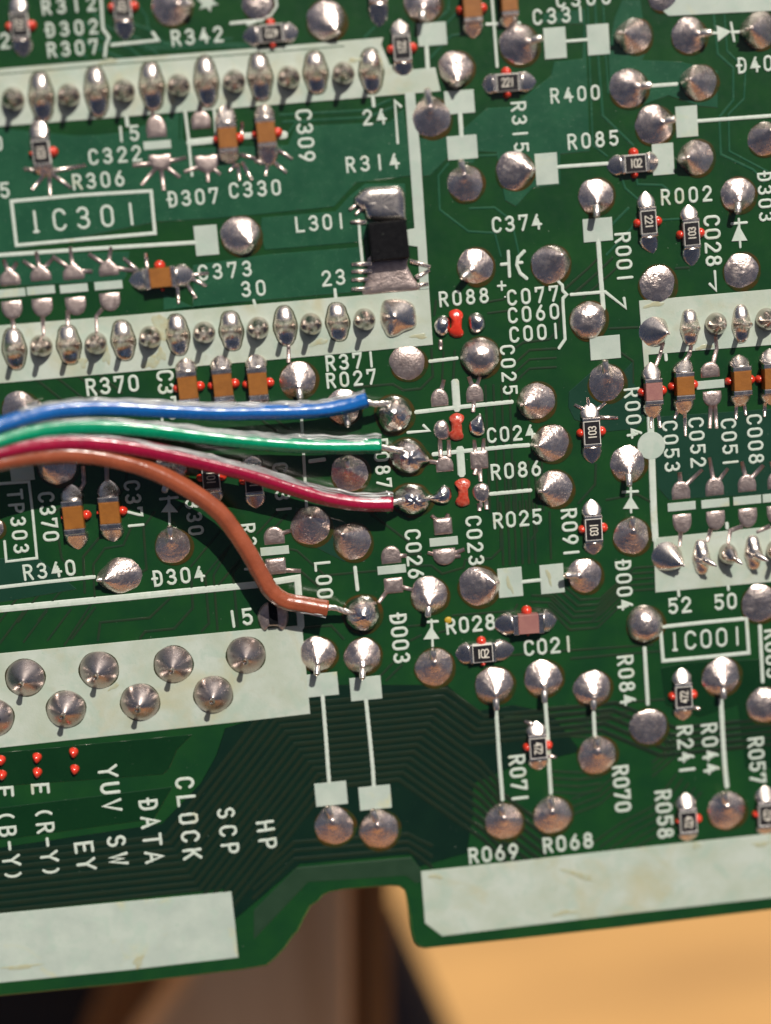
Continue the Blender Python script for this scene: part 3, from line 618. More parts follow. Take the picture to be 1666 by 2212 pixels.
cs('A2', 1045, 140, 'h', 110, 120, 'lying ochre capacitor with spoked ends left of C373', W=130, L=200, gl=(.5, 1.1), legs=((900, 100, 802, 12), (955, 80, 945, -20), (1220, 130, 1352, 108), (1230, 140, 1342, 195), (1200, 160, 1272, 275), (1150, 160, 1158, 308)))
cs('A2', 1222, 850, 'v', 90, 90, 'leftmost ochre capacitor in the row of three above the blue wire', W=125, L=210)
cs('A2', 1447, 832, 'v', 90, 90, 'middle ochre capacitor in the row of three above the blue wire', W=125, L=210)
cs('A2', 1672, 825, 'v', 90, 90, 'rightmost ochre capacitor in the row of three above the blue wire', W=125, L=210)
cs('C2', 892, 875, 'v', 105, 100, 'mauve capacitor first from the left under the right-hand pin strip', kind='capm', W=112, L=165, legs=((890, 1000, 886, 1112), (930, 1000, 947, 1112)))
cs('C2', 1092, 838, 'v', 85, 105, 'brown capacitor second from the left under the right-hand pin strip', W=118, L=175, sk=(-30, 0), legs=((1060, 1000, 1040, 1055), (1105, 1000, 1110, 1165)))
cs('C2', 1460, 805, 'v', 75, 80, 'brown capacitor above C051, right of the empty chip place', W=118, L=185, legs=((1440, 950, 1437, 1060), (1490, 950, 1502, 1030)))
cs('C2', 1660, 790, 'v', 95, 80, 'brown capacitor cut by the right edge above C008', W=125, L=195, gl=(1, 0), legs=((1625, 950, 1622, 1040),))
cs('A2', 485, 1685, 'v', 100, 110, 'brown capacitor right of the lettering C370', W=128, L=215, gl=(.4, 1))
cs('A2', 718, 1655, 'v', 105, 95, 'brown capacitor left of the lettering C371', W=130, L=205, gl=(.5, 1))
cs('C3', 84, 712, 'h', 120, 95, 'lying mauve capacitor right of R028, above C021', kind='capm', W=125, L=190, gl=(.5, 1.1))
chip('C1', -40, 20, 'v', 'cap', '', 'up', 60, 80, 'blurred tinned chip end at the top edge left of C331', W=110, gl=(0, 0), grp=CS)
# large black inductor
c = at('B1', 848, 1562); ind = empty('chip_inductor', (c.x, c.y, 0), 'black block inductor on large solder pads, right of L301', 'inductor')
mb = MB(); boxr(mb, c, 2.44, 2.42, .1, 1.05, R(1.5), .09); link('body', mb, M['black'], ind, (c.x, c.y, 0), smooth=False)
blobs('B1', [(650, 1255), (700, 1218), (800, 1208), (920, 1208), (960, 1260), (968, 1400), (965, 1430), (840, 1440), (720, 1425), (690, 1360), (640, 1330), (620, 1290)], .55, 'pinsol', rough=.02, prof=6, name='solder_fillet', parent=ind)
blobs('B2', [(735, 0), (965, 0), (975, 60), (1010, 130), (1050, 190), (1040, 222), (860, 236), (690, 250), (705, 170), (720, 100)], .18, 'pad', rough=.01, prof=7, name='solder_fillet', parent=ind)
def spoke(k, x0, y0, x1, y1, r=.16):
    p0 = at(k, x0, y0); p1 = at(k, x1, y1); mb = MB(); sweep(mb, [(p0.x, p0.y, .04), (p1.x, p1.y, .04)], [r, r*.7], 6, half=True); link('pad_spoke', mb, M['solder'], ind, tuple(p0))
for y in (55, 102, 155, 215): spoke('B2', 745, y-6, 612, y)
for q in ((990, 30, 1125, 70), (1030, 140, 1120, 90), (1030, 190, 1110, 180)): spoke('B2', *q)
for q in ((700, 1290, 600, 1360), (690, 1340, 640, 1390), (710, 1440, 605, 1440)): spoke('B1', *q)
# small black part by the lettering 15
c = at('B3', 105, 660); dd_ = empty('chip_diode', (c.x, c.y, 0), 'small black chip between grey solder mounds, beside the brown wire and the lettering 15', 'diode')
blobs('B3', [(80, 578), (130, 580), (175, 605), (202, 650), (200, 715), (170, 765), (140, 742), (75, 742), (45, 768), (10, 715), (5, 655), (35, 605)], .42, 'pad', name='solder_fillet', parent=dd_, prof=4)
mb = MB(); boxr(mb, at('B3', 105, 655, .5), .56, 1.5, .1, .62, R(-1), .04); link('body', mb, M['black'], dd_, (c.x, c.y, 0), smooth=False)
# red adhesive where chips are missing, and the lone dots
def glue_strip(k, pts, h, label, m='glue'):
    P = smooth_closed([xy(k, *p) for p in pts], 3); c = sum(P, Vector((0, 0)))/len(P); mb = MB(); mound(mb, P, h, .02, 3.5, 4, rough=.05)
    o = link('adhesive_strip', mb, M[m], None, (c.x, c.y, 0), label=label); o['category'] = 'adhesive'; return o
def dumb(x, y): q = [(-42, -78), (0, -94), (40, -76), (46, -48), (36, -26), (35, 30), (44, 55), (34, 84), (-12, 94), (-46, 68), (-47, 38), (-36, 20), (-37, -30), (-50, -52)]; return [(x+a*random.uniform(.9, 1.1), y+b_*random.uniform(.94, 1.06)) for a, b_ in q]
glue_strip('B2', dumb(1292, 438), .35, 'red adhesive strip between two bright solder beads under R088')
glue_strip('B2', dumb(1295, 1108), .32, 'red adhesive strip left of C024', 'glued')
glue_strip('B2', dumb(1335, 1532), .3, 'ragged orange red adhesive strip left of R025, beside the red wire joint', 'glued')
for k, x, y, lb in (('A3', 475, 1558, 'upper red adhesive bead of the rightmost pair below the white connector strip'), ('A3', 482, 1668, 'lower red adhesive bead of the rightmost pair, left of YUV'),
                    ('A3', 238, 1592, 'upper red adhesive bead of the middle pair, above the E of (R-Y)'), ('A3', 240, 1688, 'lower red adhesive bead of the middle pair, just above the E of (R-Y)'),
                    ('A3', 5, 1608, 'upper red adhesive bead at the left edge of the picture'), ('A3', 12, 1704, 'lower red adhesive bead at the left edge of the picture')):
    c = at(k, x, y); mb = MB(); mound(mb, [(c.x+(.30+.10*math.cos(t-1))*math.cos(t), c.y+.37*math.sin(t)) for t in [2*math.pi*j/20 for j in range(20)]], .45, .01, 2.0, 5)
    o = link('adhesive_bead', mb, M['glue'], None, (c.x, c.y, 0), label=lb); o['category'] = 'adhesive'; o['group'] = 'red adhesive beads below the connector strip'

# ------------------------------------------------------------------ the four wires
def wire(color, path, rad, cond, web, label):
    """path: (tile, x, y, height); insulation, clear web, bare conductor"""
    path = [(*p[:3], p[3] if p[3] < 1.6 else 1.6+(p[3]-1.6)*.42) for p in path]   # rises gently to the left
    P = smooth_open([at(*p) for p in path], 7)
    e = empty('insulated_wire', P[-1], label, 'wire', 'ribbon cable wires soldered to the board')
    mb = MB(); n = len(P); rr = [rad*(1+.015*math.sin(i*1.7)) for i in range(n)]
    sweep(mb, P, rr, 28); k_ = 28
    for i in range(n):
        q0 = P[i]
        for j in range(k_):
            v = Vector(mb.v[i*k_+j]); t = 2*math.pi*j/k_; f = 1+(.035*math.sin(t*9+i*.05)+.03*math.sin(t*5+1.3+i*.09))*(1 if 0 < t < math.pi else .2)
            mb.v[i*k_+j] = tuple(q0+(v-q0)*f)
    link('insulation', mb, M[color], e, tuple(P[-1]))
    if cond:
        Q = smooth_open([at(*p) for p in cond], 5); 
        for q_ in range(4):
            mb = MB(); sweep(mb, [p+Vector((0, .11*math.cos(i*.55+q_*1.57), .11*math.sin(i*.55+q_*1.57))) for i, p in enumerate(Q)], .105, 8); link('bare_strand', mb, M['lead'], e, tuple(P[-1]))
    for side, w0, w1, i0, dz in web:
        mb = MB(); rows = []; m_ = 12
        for i in range(i0, n):
            a = P[max(i-1, 0)]; b = P[min(i+1, n-1)]; d = (b-a).normalized(); s = Vector((-d.y, d.x, 0)).normalized()*side
            t = (i-i0)/max(1, n-1-i0); m_ = 12; ww = (w0+(w1-w0)*t)*(1+.18*math.sin(i*.9)*math.sin(i*.37+2))
            row = []
            for j in range(m_+1):
                f = j/m_; row.append(P[i] + s*(rad*.55+(ww)*f) + Vector((0, 0, rad*.62+dz*f+.045*math.sin(f*21+1.3*math.sin(i*.11))+.03*math.sin(i*.8+f*5))))
            for j in range(m_, -1, -1): row.append(row[j]-Vector((0, 0, .12)))
            rows.append(row)
        k = len(rows[0]); vs = [q for r_ in rows for q in r_]; fs = []
        for i in range(len(rows)-1):
            for j in range(k): a = i*k+j; b_ = i*k+(j+1) % k; fs.append((a, b_, b_+k, a+k))
        fs.append(tuple(reversed(range(k)))); fs.append(tuple((len(rows)-1)*k+j for j in range(k)))
        if side > 0: fs = [f[::-1] for f in fs]
        mb.add(vs, fs)
        me_ = MB()  # ridges of the torn web, whitened and broken up as painted highlights
        for f_ in (2, 6, 10):
            sweep(me_, [r_[f_]+Vector((0, 0, .03+.02*math.sin(i_*.5+f_))) for i_, r_ in enumerate(rows)], [.035+.035*abs(math.sin(i_*.55+f_*1.7)*math.sin(i_*.23+f_)) for i_ in range(len(rows))], 8)
        wb = link('clear_web', mb, M['web'], e, tuple(P[-1])); link('highlight_ridge', me_, M['webglint'], wb, tuple(P[-1]), kind='stuff')
    return e
wire('blue', [('A2', -260, 1180, 9), ('A2', -60, 1118, 8), ('A2', 150, 1052, 7), ('A2', 350, 1004, 6), ('A2', 550, 985, 5), ('A2', 800, 984, 4.2), ('A2', 1100, 1000, 3.4), ('A2', 1400, 1012, 2.8), ('B2', 0, 1010, 2.3), ('B2', 250, 1006, 1.9), ('B2', 430, 995, 1.6), ('B2', 580, 968, 1.5), ('B2', 715, 928, 1.5)],
     .52, [('B2', 690, 940, 1.5), ('B2', 760, 958, 1.25), ('B2', 830, 955, .9), ('B2', 870, 960, .6)], [(1, .30, .42, 14, -.1)], 'blue insulated wire, uppermost of the four, soldered to a lumpy bright joint')
wire('green', [('A2', -260, 1260, 8.6), ('A2', -60, 1215, 7.6), ('A2', 150, 1155, 6.6), ('A2', 400, 1112, 5.5), ('A2', 700, 1106, 4.6), ('A2', 1000, 1128, 3.8), ('A2', 1300, 1165, 3.1), ('A2', 1600, 1198, 2.5), ('B2', 100, 1212, 2.1), ('B2', 350, 1228, 1.8), ('B2', 600, 1232, 1.5), ('B2', 803, 1228, 1.4)],
     .53, [('B2', 780, 1232, 1.4), ('B2', 860, 1248, 1.1), ('B2', 960, 1262, .95)], [(1, .15, .5, 6, 0)], 'green insulated wire below the blue one, soldered above the red')
wire('red', [('A2', -260, 1325, 8.2), ('A2', -60, 1285, 7.2), ('A2', 200, 1228, 6.2), ('A2', 500, 1207, 5.2), ('A2', 800, 1230, 4.4), ('A2', 1100, 1285, 3.7), ('A2', 1400, 1355, 3.0), ('B2', -50, 1410, 2.5), ('B2', 200, 1490, 2.0), ('B2', 450, 1565, 1.7), ('B2', 680, 1600, 1.5), ('B2', 878, 1603, 1.4)],
     .54, [('B2', 860, 1603, 1.4), ('B2', 910, 1590, 1.2), ('B2', 950, 1580, 1.0)], [(1, .12, .5, 8, .05)], 'crimson insulated wire between the green and brown wires')
wire('brown', [('A2', -260, 1375, 7.8), ('A2', -60, 1345, 6.8), ('A2', 200, 1300, 5.8), ('A2', 480, 1285, 4.9), ('A2', 740, 1320, 4.2), ('A2', 980, 1390, 3.6), ('A2', 1200, 1500, 3.1), ('A2', 1400, 1640, 2.8), ('A3', 1510, 110, 2.5), ('A3', 1610, 260, 2.2), ('B3', 35, 420, 1.9), ('B3', 90, 510, 1.7), ('B3', 180, 575, 1.5), ('B3', 300, 600, 1.4), ('B3', 455, 627, 1.3)],
     .57, [('B3', 430, 622, 1.3), ('B3', 500, 620, 1.1), ('B3', 560, 640, .8), ('B3', 610, 650, .6)], [(-1, .12, .25, 86, -.05)], 'brown insulated wire bending down to the lowest of the four wire joints')
# ------------------------------------------------------------------ white screen print: bands, blocks, lines
block('A1', [(-30, 449), (800, 380), ('B1', 10, 312), ('B1', 820, 243), ('B1', 805, 288), ('B1', 860, 420), ('B1', 1010, 450), ('B1', 1155, 438), ('B1', 1190, 592), ('B1', 560, 645), ('B1', 0, 690), (800, 758), (-30, 823)], 'silkb', name='printed_band')
trace('A1', [(0, 482), (800, 412), ('B1', 10, 345), ('B1', 560, 300)], 14, .066, 'mask', name='print_gap')
block('A2', [(-30, 452), (800, 386), ('B2', 0, 312), ('B2', 590, 262), ('B2', 1115, 215), ('B2', 1128, 400), ('B2', 1140, 575), ('B2', 560, 632), ('B2', 0, 682), (800, 755), (-30, 828)], 'silkb', name='printed_band')
block('B1', [(957, 598), (1022, 592), (1060, 1000), (1085, 1390), (1103, 1659), ('B2', 1115, 213), ('B2', 1055, 218), ('B1', 1040, 1600), ('B1', 970, 1590), ('B1', 965, 1490), ('B1', 1020, 1480), ('B1', 1000, 1200)], 'silk')
block('A3', [(-30, 918), (1666, 757), ('B3', 292, 733), ('B3', 345, 1306), ('B3', 0, 1346), (-30, 1530)], 'silkb', name='printed_band')
block('A4', [(-30, 944), (1500, 799), (1523, 1000), (1545, 1225), (800, 1310), (-30, 1392)], 'silk', name='printed_band')
block('B4', [(1062, 668), (1666, 604), ('C4', 800, 515), ('C4', 1700, 420), ('C4', 1700, 835), ('C4', 800, 935), ('C4', 0, 1030), (1200, 1087), (1088, 1002)], 'silkb', name='printed_band')
block('C2', [(808, 289), (1200, 255), (1700, 212), (1700, 574), (1200, 612), (870, 640), (880, 800), (900, 1000), (868, 1005), (848, 800)], 'silkb', name='printed_band')
block('C3', [(903, 168), (1700, 90), (1700, 448), (915, 521)], 'silkb', name='printed_band')
block('C1', [(965, 75), (1010, 20), (1060, -40), (1720, -40), (1700, 70), (1000, 105)], 'silk')
silk('C2', [(880, 990), (890, 1240), (905, 1659), ('C3', 915, 175)], 46)
c = at('C2', 888, 1228); mb = MB(); prism(mb, [(c.x+.92*math.cos(2*math.pi*i/28), c.y+.92*math.sin(2*math.pi*i/28)) for i in range(28)], 0, .066, .02); link('printed_dot', mb, M['silk'], board, (c.x, c.y, 0), smooth=False)
for k, x, y, w_, h_ in (('A1', 1338, 1558, 152, 195), ('B1', 1135, 222, 195, 150), ('B1', 1312, 662, 200, 152), ('B1', 1330, 956, 202, 155), ('C1', 265, 280, 150, 203), ('C1', 545, 257, 150, 200),
                        ('C1', 1118, 788, 148, 202), ('C1', 210, 1095, 150, 205), ('C1', 965, 1032, 145, 205), ('C1', 542, 1490, 197, 152), ('C2', 590, 593, 200, 152),
                        ('B3', 425, 1118, 195, 148), ('B3', 705, 1142, 197, 150), ('B4', 480, 165, 198, 150), ('B4', 765, 190, 198, 150), ('C3', -25, 455, 155, 190), ('C3', 246, 432, 152, 188), ('A2', 145, 1400, 150, 110)):
    sq(k, x, y, w_, h_)
for k, x, y in (('A1', 1020, 940), ('A2', 75, 240), ('A2', 266, 222), ('A2', 480, 210), ('A2', 704, 190), ('B3', 115, 250), ('B3', 1210, 190), ('B3', 873, 372), ('C2', 1272, 832), ('C2', 1085, 1622), ('C2', 1303, 1602), ('C2', 1510, 1582), ('C2', 1700, 1564)):
    sq(k, x, y, 182, 54)
L2 = [('A1', [(655, -10), (668, 190), (708, 243), (688, 290), (680, 365)], 20), ('A1', [(728, 292), (1025, 262), (992, 215)], 22), ('A1', [(-10, 1655), (640, 1610), (1270, 1572)], 26),
      ('A1', [(1498, 152), (1700, 132)], 20), ('B1', [(-60, 160), (90, 100), (128, 40), (122, -10)], 16), ('A1', [(820, 758), (826, 812)], 24), ('A1', [(1200, 722), (1222, 900), (1245, 1135)], 20), ('A1', [(1232, 925), (1405, 908)], 44), ('A1', [(1388, 708), (1402, 900)], 18), ('A1', [(1560, 885), (1666, 878)], 40),
      ('B1', [(150, 878), (175, 876)], 50), ('B1', [(750, 632), (756, 685)], 24), ('B1', [(912, 925), (893, 655), (930, 690)], 20), ('B1', [(1098, 300), (1106, 440)], 28), ('B1', [(1316, 738), (1325, 880)], 30),
      ('B1', [(660, 1430), (668, 1555), (682, 1690)], 22), ('B1', [(1490, 158), (1700, 150)], 20), ('B1', [(1522, -10), (1540, 220), (1556, 430)], 20),
      ('C1', [(342, 268), (470, 258)], 20), ('C1', [(1190, 785), (1700, 748)], 24), ('C1', [(285, 1082), (605, 1060)], 24), ('C1', [(895, 556), (1050, 545)], 26), ('C1', [(1290, 215), (1320, 214)], 18), ('C1', [(1420, 210), (1500, 208)], 18),
      ('C1', [(545, 1560), (552, 1659), ('C2', 560, 120), ('C2', 578, 340)], 32), ('C2', [(370, 250), (590, 232), (722, 335), (712, 275)], 22), ('C2', [(280, 158), (312, 190), (315, 225), (340, 250), (316, 275), (316, 310), (330, 540), (292, 595)], 22),
      ('B2', [(505, 218), (510, 270)], 22), ('A2', [(1645, 288), (1655, 325)], 20), ('B2', [(1032, 1012), (1350, 975), (1650, 945)], 28), ('B2', [(1284, 820), (1295, 985)], 52), ('B2', [(1145, 1285), (1400, 1258), (1666, 1232), ('C2', 92, 1226)], 28), ('B2', [(1316, 1255), (1326, 1408)], 52),
      ('B2', [(1515, 1542), ('C2', 105, 1518)], 26), ('B2', [(1122, 682), (1295, 662)], 24), ('B2', [(978, 1143), (1115, 1132), (1080, 1098)], 20), ('B2', [(288, 1040), (300, 1250), (322, 1640)], 20), ('B2', [(345, 1330), (435, 1318)], 26),
      ('A3', [(-30, 490), (300, 452), (610, 420)], 26), ('A3', [(-30, 633), (800, 555), (1666, 470), ('B3', 262, 428), ('B3', 275, 600), ('B3', 285, 740)], 46),
      ('B3', [(635, 360), (651, 500)], 26), ('B3', [(425, 1190), (448, 1480), ('B4', 460, 0), ('B4', 468, 92)], 28), ('B3', [(706, 1218), (735, 1500), ('B4', 750, 0), ('B4', 757, 118)], 28), ('B3', [(1550, 1290), (1570, 1600), ('B4', 1590, 200)], 28),
      ('C3', [(55, 452), (170, 440)], 24), ('C3', [(202, 1235), (218, 1450), (228, 1659), ('C4', 238, 158)], 28), ('C3', [(515, 1300), (522, 1440)], 28), ('C3', [(845, 882), (866, 1240)], 28), ('C3', [(1592, 740), (1610, 1095)], 28), ('C3', [(1340, 1215), (1355, 1500), (1366, 1659), ('C4', 1378, 115)], 34),
      ('C2', [(982, 640), (985, 670)], 24), ('C3', [(1064, 512), (1067, 540)], 22), ('C3', [(1386, 480), (1388, 500)], 22), ('C3', [(1378, 75), (1380, 100)], 26), ('C2', [(-60, 265), (-56, 265)], 10),
      ('C2', [(1300, 100), (1308, 222), (1268, 182)], 20), ('B2', [(1585, 55), (1630, 50)], 22), ('B2', [(1628, -30), (1636, 130)], 22), ('C2', [(65, -30), (25, 10), (18, 60), (38, 110), (80, 145)], 24), ('C2', [(20, 45), (50, 42)], 20),
      ('A1', [(75, 1305), (520, 1265), (980, 1238), (1005, 1512), (560, 1550), (108, 1590), (75, 1305)], 24), ('C3', [(948, 745), (1230, 715), (1505, 690), (1520, 912), (1240, 940), (965, 965), (948, 745)], 26),
      ('A2', [(-30, 1478), (188, 1462), ('A3', 212, 0), ('A3', 240, 298), ('A3', 42, 320), ('A3', 30, 190)], 18)]
for k, p, w_ in L2: silk(k, p, w_)
# diode arrows and the printed star
def tri(k, p, bar, stem):
    mb = MB(); prism(mb, [xy(k, *q) for q in p], 0, .066, .02)
    for b in (bar, stem): stroke(mb, [xy(k, *q) for q in b], .18, .07)
    link('printed_diode_symbol', mb, M['ink'], board, xy(k, *p[0])+(0,), smooth=False)
tri('C1', [(1310, 165), (1405, 205), (1320, 272)], [(1405, 150), (1425, 265)], [(1410, 210), (1470, 205)]); tri('C1', [(1408, 1565), (1452, 1455), (1512, 1560)], [(1410, 1450), (1505, 1442)], [(1455, 1420), (1465, 1600)])
tri('C2', [(705, 1638), (755, 1555), (808, 1638)], [(705, 1530), (800, 1525)], [(755, 1500), (757, 1659)]); tri('A2', [(1045, 1659), (1095, 1590), (1155, 1659)], [(1040, 1575), (1150, 1562)], [(1095, 1560), (1100, 1735)])
tri('B3', [(1078, 825), (1128, 740), (1182, 820)], [(1105, 712), (1170, 708)], [(1130, 700), (1138, 865)])
c = at('A1', 1345, 15); mb = MB(); prism(mb, [(c.x+(.72 if i % 2 else .34)*math.cos(i*math.pi/6+.2), c.y+(.62 if i % 2 else .32)*math.sin(i*math.pi/6+.2)) for i in range(12)], 0, .07, .02); link('printed_star', mb, M['silkb'], board, (c.x, c.y, 0), smooth=False)
# yellow stain by R028
mb = MB(); c = at('B3', 1240, 700); mound(mb, [(c.x+.26*math.cos(t), c.y+.24*math.sin(t)) for t in [2*math.pi*i/14 for i in range(14)]], .10, .01, 3, 3)
M['yel'] = mat('yellow paint smear', (.42, .27, .02), .5); link('paint_smear', mb, M['yel'], board, (c.x, c.y, 0))

# ------------------------------------------------------------------ lettering
for a in [('R312', 'A1', 300, 48, 590, 15, 100), ('D302', 'A1', 325, 195, 605, 168, 98), ('R307', 'A1', 335, 325, 607, 300, 98), ('R342', 'A1', 1140, 248, 1412, 213, 104),
          ('15', 'A1', 785, 870, 872, 868, 104), ('C322', 'A1', 605, 1018, 885, 992), ('R306', 'A1', 500, 1180, 775, 1157), ('D307', 'A1', 1118, 1292, 1385, 1265), ('IC301', 'A1', 230, 1438, 850, 1385, 150),
          ('C330', 'A1', 1515, 1235, 1790, 1222), ('C309', 'B1', 302, 745, 325, 1015, 112), ('24', 'B1', 715, 762, 805, 757), ('R314', 'B1', 605, 1068, 888, 1042), ('L301', 'B1', 278, 1455, 543, 1430), ('C374', 'B1', 1552, 1458, 1811, 1438),
          ('C331', 'C1', 150, 112, 428, 85), ('C300', 'C1', 300, 0, 595, -20), ('R400', 'C1', 262, 622, 525, 598, 100), ('R085', 'C1', 375, 920, 645, 892), ('R315', 'C1', 28, 690, 45, 955, 104), ('R002', 'C1', 980, 1278, 1250, 1252),
          ('D400', 'C1', 1475, 425, 1730, 400), ('D303', 'C1', 1622, 1145, 1635, 1405, 100), ('C028', 'C1', 1280, 1430, 1297, 1690, 112), ('R001', 'C1', 703, 1540, 722, 1800, 108), ('C077', 'C2', -15, 270, 255, 235), ('C060', 'C2', -10, 385, 260, 355), ('C001', 'C2', 0, 510, 268, 482),
          ('R088', 'B2', 1208, 280, 1470, 255, 100), ('23', 'B2', 450, 145, 540, 135), ('30', 'A2', 1595, 215, 1690, 205), ('C373', 'A2', 1315, 108, 1600, 78), ('R370', 'A2', 590, 850, 865, 822, 110), ('C372', 'A2', 1070, 775, 1095, 1030, 112),
          ('R371', 'B2', 475, 695, 738, 665), ('R027', 'B2', 478, 808, 740, 778, 100), ('C025', 'B2', 1622, 608, 1637, 868, 100), ('C024', 'B2', 1520, 1162, 1770, 1138, 100), ('R086', 'B2', 1545, 1400, 1808, 1375), ('R025', 'B3', 1560, 55, 1814, 32),
          ('R087', 'B2', 800, 1215, 828, 1470, 100), ('R004', 'C2', 762, 885, 788, 1145, 104), ('C053', 'C2', 1008, 1100, 1032, 1365), ('C052', 'C2', 1178, 1078, 1200, 1335), ('C051', 'C2', 1388, 1085, 1408, 1335), ('C008', 'C2', 1555, 1058, 1575, 1312),
          ('TP303', 'A2', 98, 1545, 132, 1896, 100), ('C370', 'A2', 300, 1562, 335, 1816), ('C371', 'A2', 855, 1487, 882, 1745), ('R330', 'A2', 1240, 1520, 1280, 1776, 100), ('C331', 'B2', 150, 1370, 172, 1640, 100), ('R341', 'A3', 1605, 105, 1640, 365, 100),
          ('R340', 'A3', 182, 390, 455, 352), ('D304', 'A3', 1022, 430, 1290, 388), ('15', 'A3', 1510, 692, 1602, 672, 112), ('L001', 'B3', 425, 352, 450, 615), ('C026', 'B3', 1008, 145, 1030, 398, 104), ('C023', 'B3', 1402, 58, 1422, 312, 104),
          ('D003', 'B3', 915, 692, 942, 945, 108), ('R028', 'B3', 1255, 740, 1510, 708), ('R091', 'C3', 355, 10, 372, 262), ('D004', 'C3', 706, 345, 720, 600), ('52', 'C3', 1030, 610, 1115, 598), ('50', 'C3', 1328, 585, 1410, 575), ('IC001', 'C3', 1040, 840, 1445, 808, 125),
          ('C021', 'C3', 95, 880, 350, 852), ('R084', 'C3', 720, 960, 745, 1215), ('R241', 'C3', 1105, 1415, 1128, 1668), ('R044', 'C3', 1263, 1400, 1288, 1660), ('R057', 'C3', 1565, 1490, 1588, 1725), ('R083', 'C3', 1672, 790, 1690, 1040), ('R071', 'C3', 18, 1605, 45, 1852),
          ('R070', 'C4', 688, 15, 714, 250), ('R058', 'C4', 965, 175, 988, 420), ('R068', 'C4', 217, 500, 478, 460, 100), ('R069', 'B4', 1402, 568, 1660, 535, 100), ('E', 'A4', 262, 132, 262, 133, 112), ('(R-Y)', 'A4', 284, 290, 334, 665, 112), ('E', 'A4', 30, 152, 30, 153, 112), ('(B-Y)', 'A4', 38, 312, 86, 692, 112),
          ('EY', 'A4', 545, 512, 565, 620, 118), ('YUV', 'A4', 700, 20, 730, 240, 122), ('SW', 'A4', 755, 472, 770, 588, 118), ('DATA', 'A4', 962, 235, 1000, 575, 118), ('CLOCK', 'A4', 1197, 95, 1245, 555, 118), ('SCP', 'A4', 1465, 290, 1500, 518, 112), ('HP', 'B4', 55, 375, 80, 485, 112),
          ('2', 'A1', 32, 265, 33, 265), ('5', 'A1', 32, 1235, 33, 1235), ('0', 'A1', -15, 930, -14, 930), ('+', 'B2', 1585, 193, 1586, 193, 90)]:
    text(*a)

# ------------------------------------------------------------------ copper areas and traces under the mask
pour('A1', [(-30, 830), (500, 880), (770, 870), (1160, 730), (1160, 900), (1240, 960), ('B1', 200, 940), ('B1', 250, 820), ('B1', 860, 790), ('B1', 950, 700), ('B1', 1010, 1140), ('B1', 640, 1185), ('B1', 500, 1340), ('B1', 0, 1392), (1400, 1415), (1010, 1440), (-30, 1650)])
pour('B1', [(30, 1410), (510, 1370), (600, 1270), (700, 1190), (960, 1190), (970, 1400), (660, 1570), (50, 1620), (20, 1500)])
pour('B1', [(1050, 900), (1290, 880), (1490, 700), (1666, 690), ('C1', 0, 680), ('C1', 240, 490), ('C1', 260, 400), ('C1', 440, 380), ('C1', 450, 160), ('C1', 180, 150), ('C1', 190, 90), ('C1', 460, 60), ('C1', 490, 980), ('C1', 300, 1000), ('C1', 300, 1200), ('C1', 120, 1220), ('C1', 10, 1340), ('C1', -60, 1300), ('B1', 1550, 990), ('B1', 1440, 985), ('B1', 1400, 1060), ('B1', 1230, 1030), ('B1', 1120, 1140), ('B1', 1075, 1145)])
pour('B1', [(60, 1650), (680, 1600), (700, 1670), ('B2', 680, 230), ('B2', 0, 290), ('A2', 1060, 350), ('A2', 1060, 240), ('A2', 1250, 330), ('A2', 1250, 60)])
pour('A2', [(-30, 5), (560, -20), (840, -30), (820, 130), (800, 160), (0, 200), (-30, 200)])
pour('C1', [(820, 0), (860, 330), (830, 390), (1080, 400), (1320, 460), (1320, 700), (1200, 690), (1000, 620), (780, 700), (620, 560), (610, 350), (650, 120), (700, 0)])
pour('C2', [(355, 880), (490, 760), (700, 760), (770, 680), (770, 820), (820, 880), (850, 1060), (790, 1120), (600, 1140), (390, 1060), (350, 980)], .03, 'shade')
pour('C2', [(930, 1040), (1666, 990), (1700, 1540), (1000, 1580), (930, 1500), (915, 1300)], .03, 'shade')
pour('A3', [(-30, 480), (0, 300), (250, 300), (500, 500), (100, 570), (-30, 590)], .03, 'shade')
pour('B4', [(-20, 920), (255, 645), (1000, 578), (1058, 650), (1060, 740), (1030, 745), (965, 697), (330, 738), (-20, 1110)], .03, 'bus')
pour('A3', [(-30, 1560), (1250, 1440), (1150, 1540), (1100, 1659), (1060, 1700), (-30, 1780)], .03, 'leaf')
pour('A4', [(-30, 260), (1120, 120), (1000, 330), (-30, 470)], .03, 'leaf')
pour('B3', [(250, -30), (560, 60), (740, 200), (700, 320), (560, 320), (240, 160)], .03, 'shade')
#pour('B3', [(300, 750), (520, 735), (600, 850), (560, 1000), (310, 900)])
pour('C3', [(950, 1010), (1150, 970), (1666, 950), (1700, 1659), (1500, 1659), (1450, 1250), (1200, 1330), (980, 1250)], .03, 'leaf')
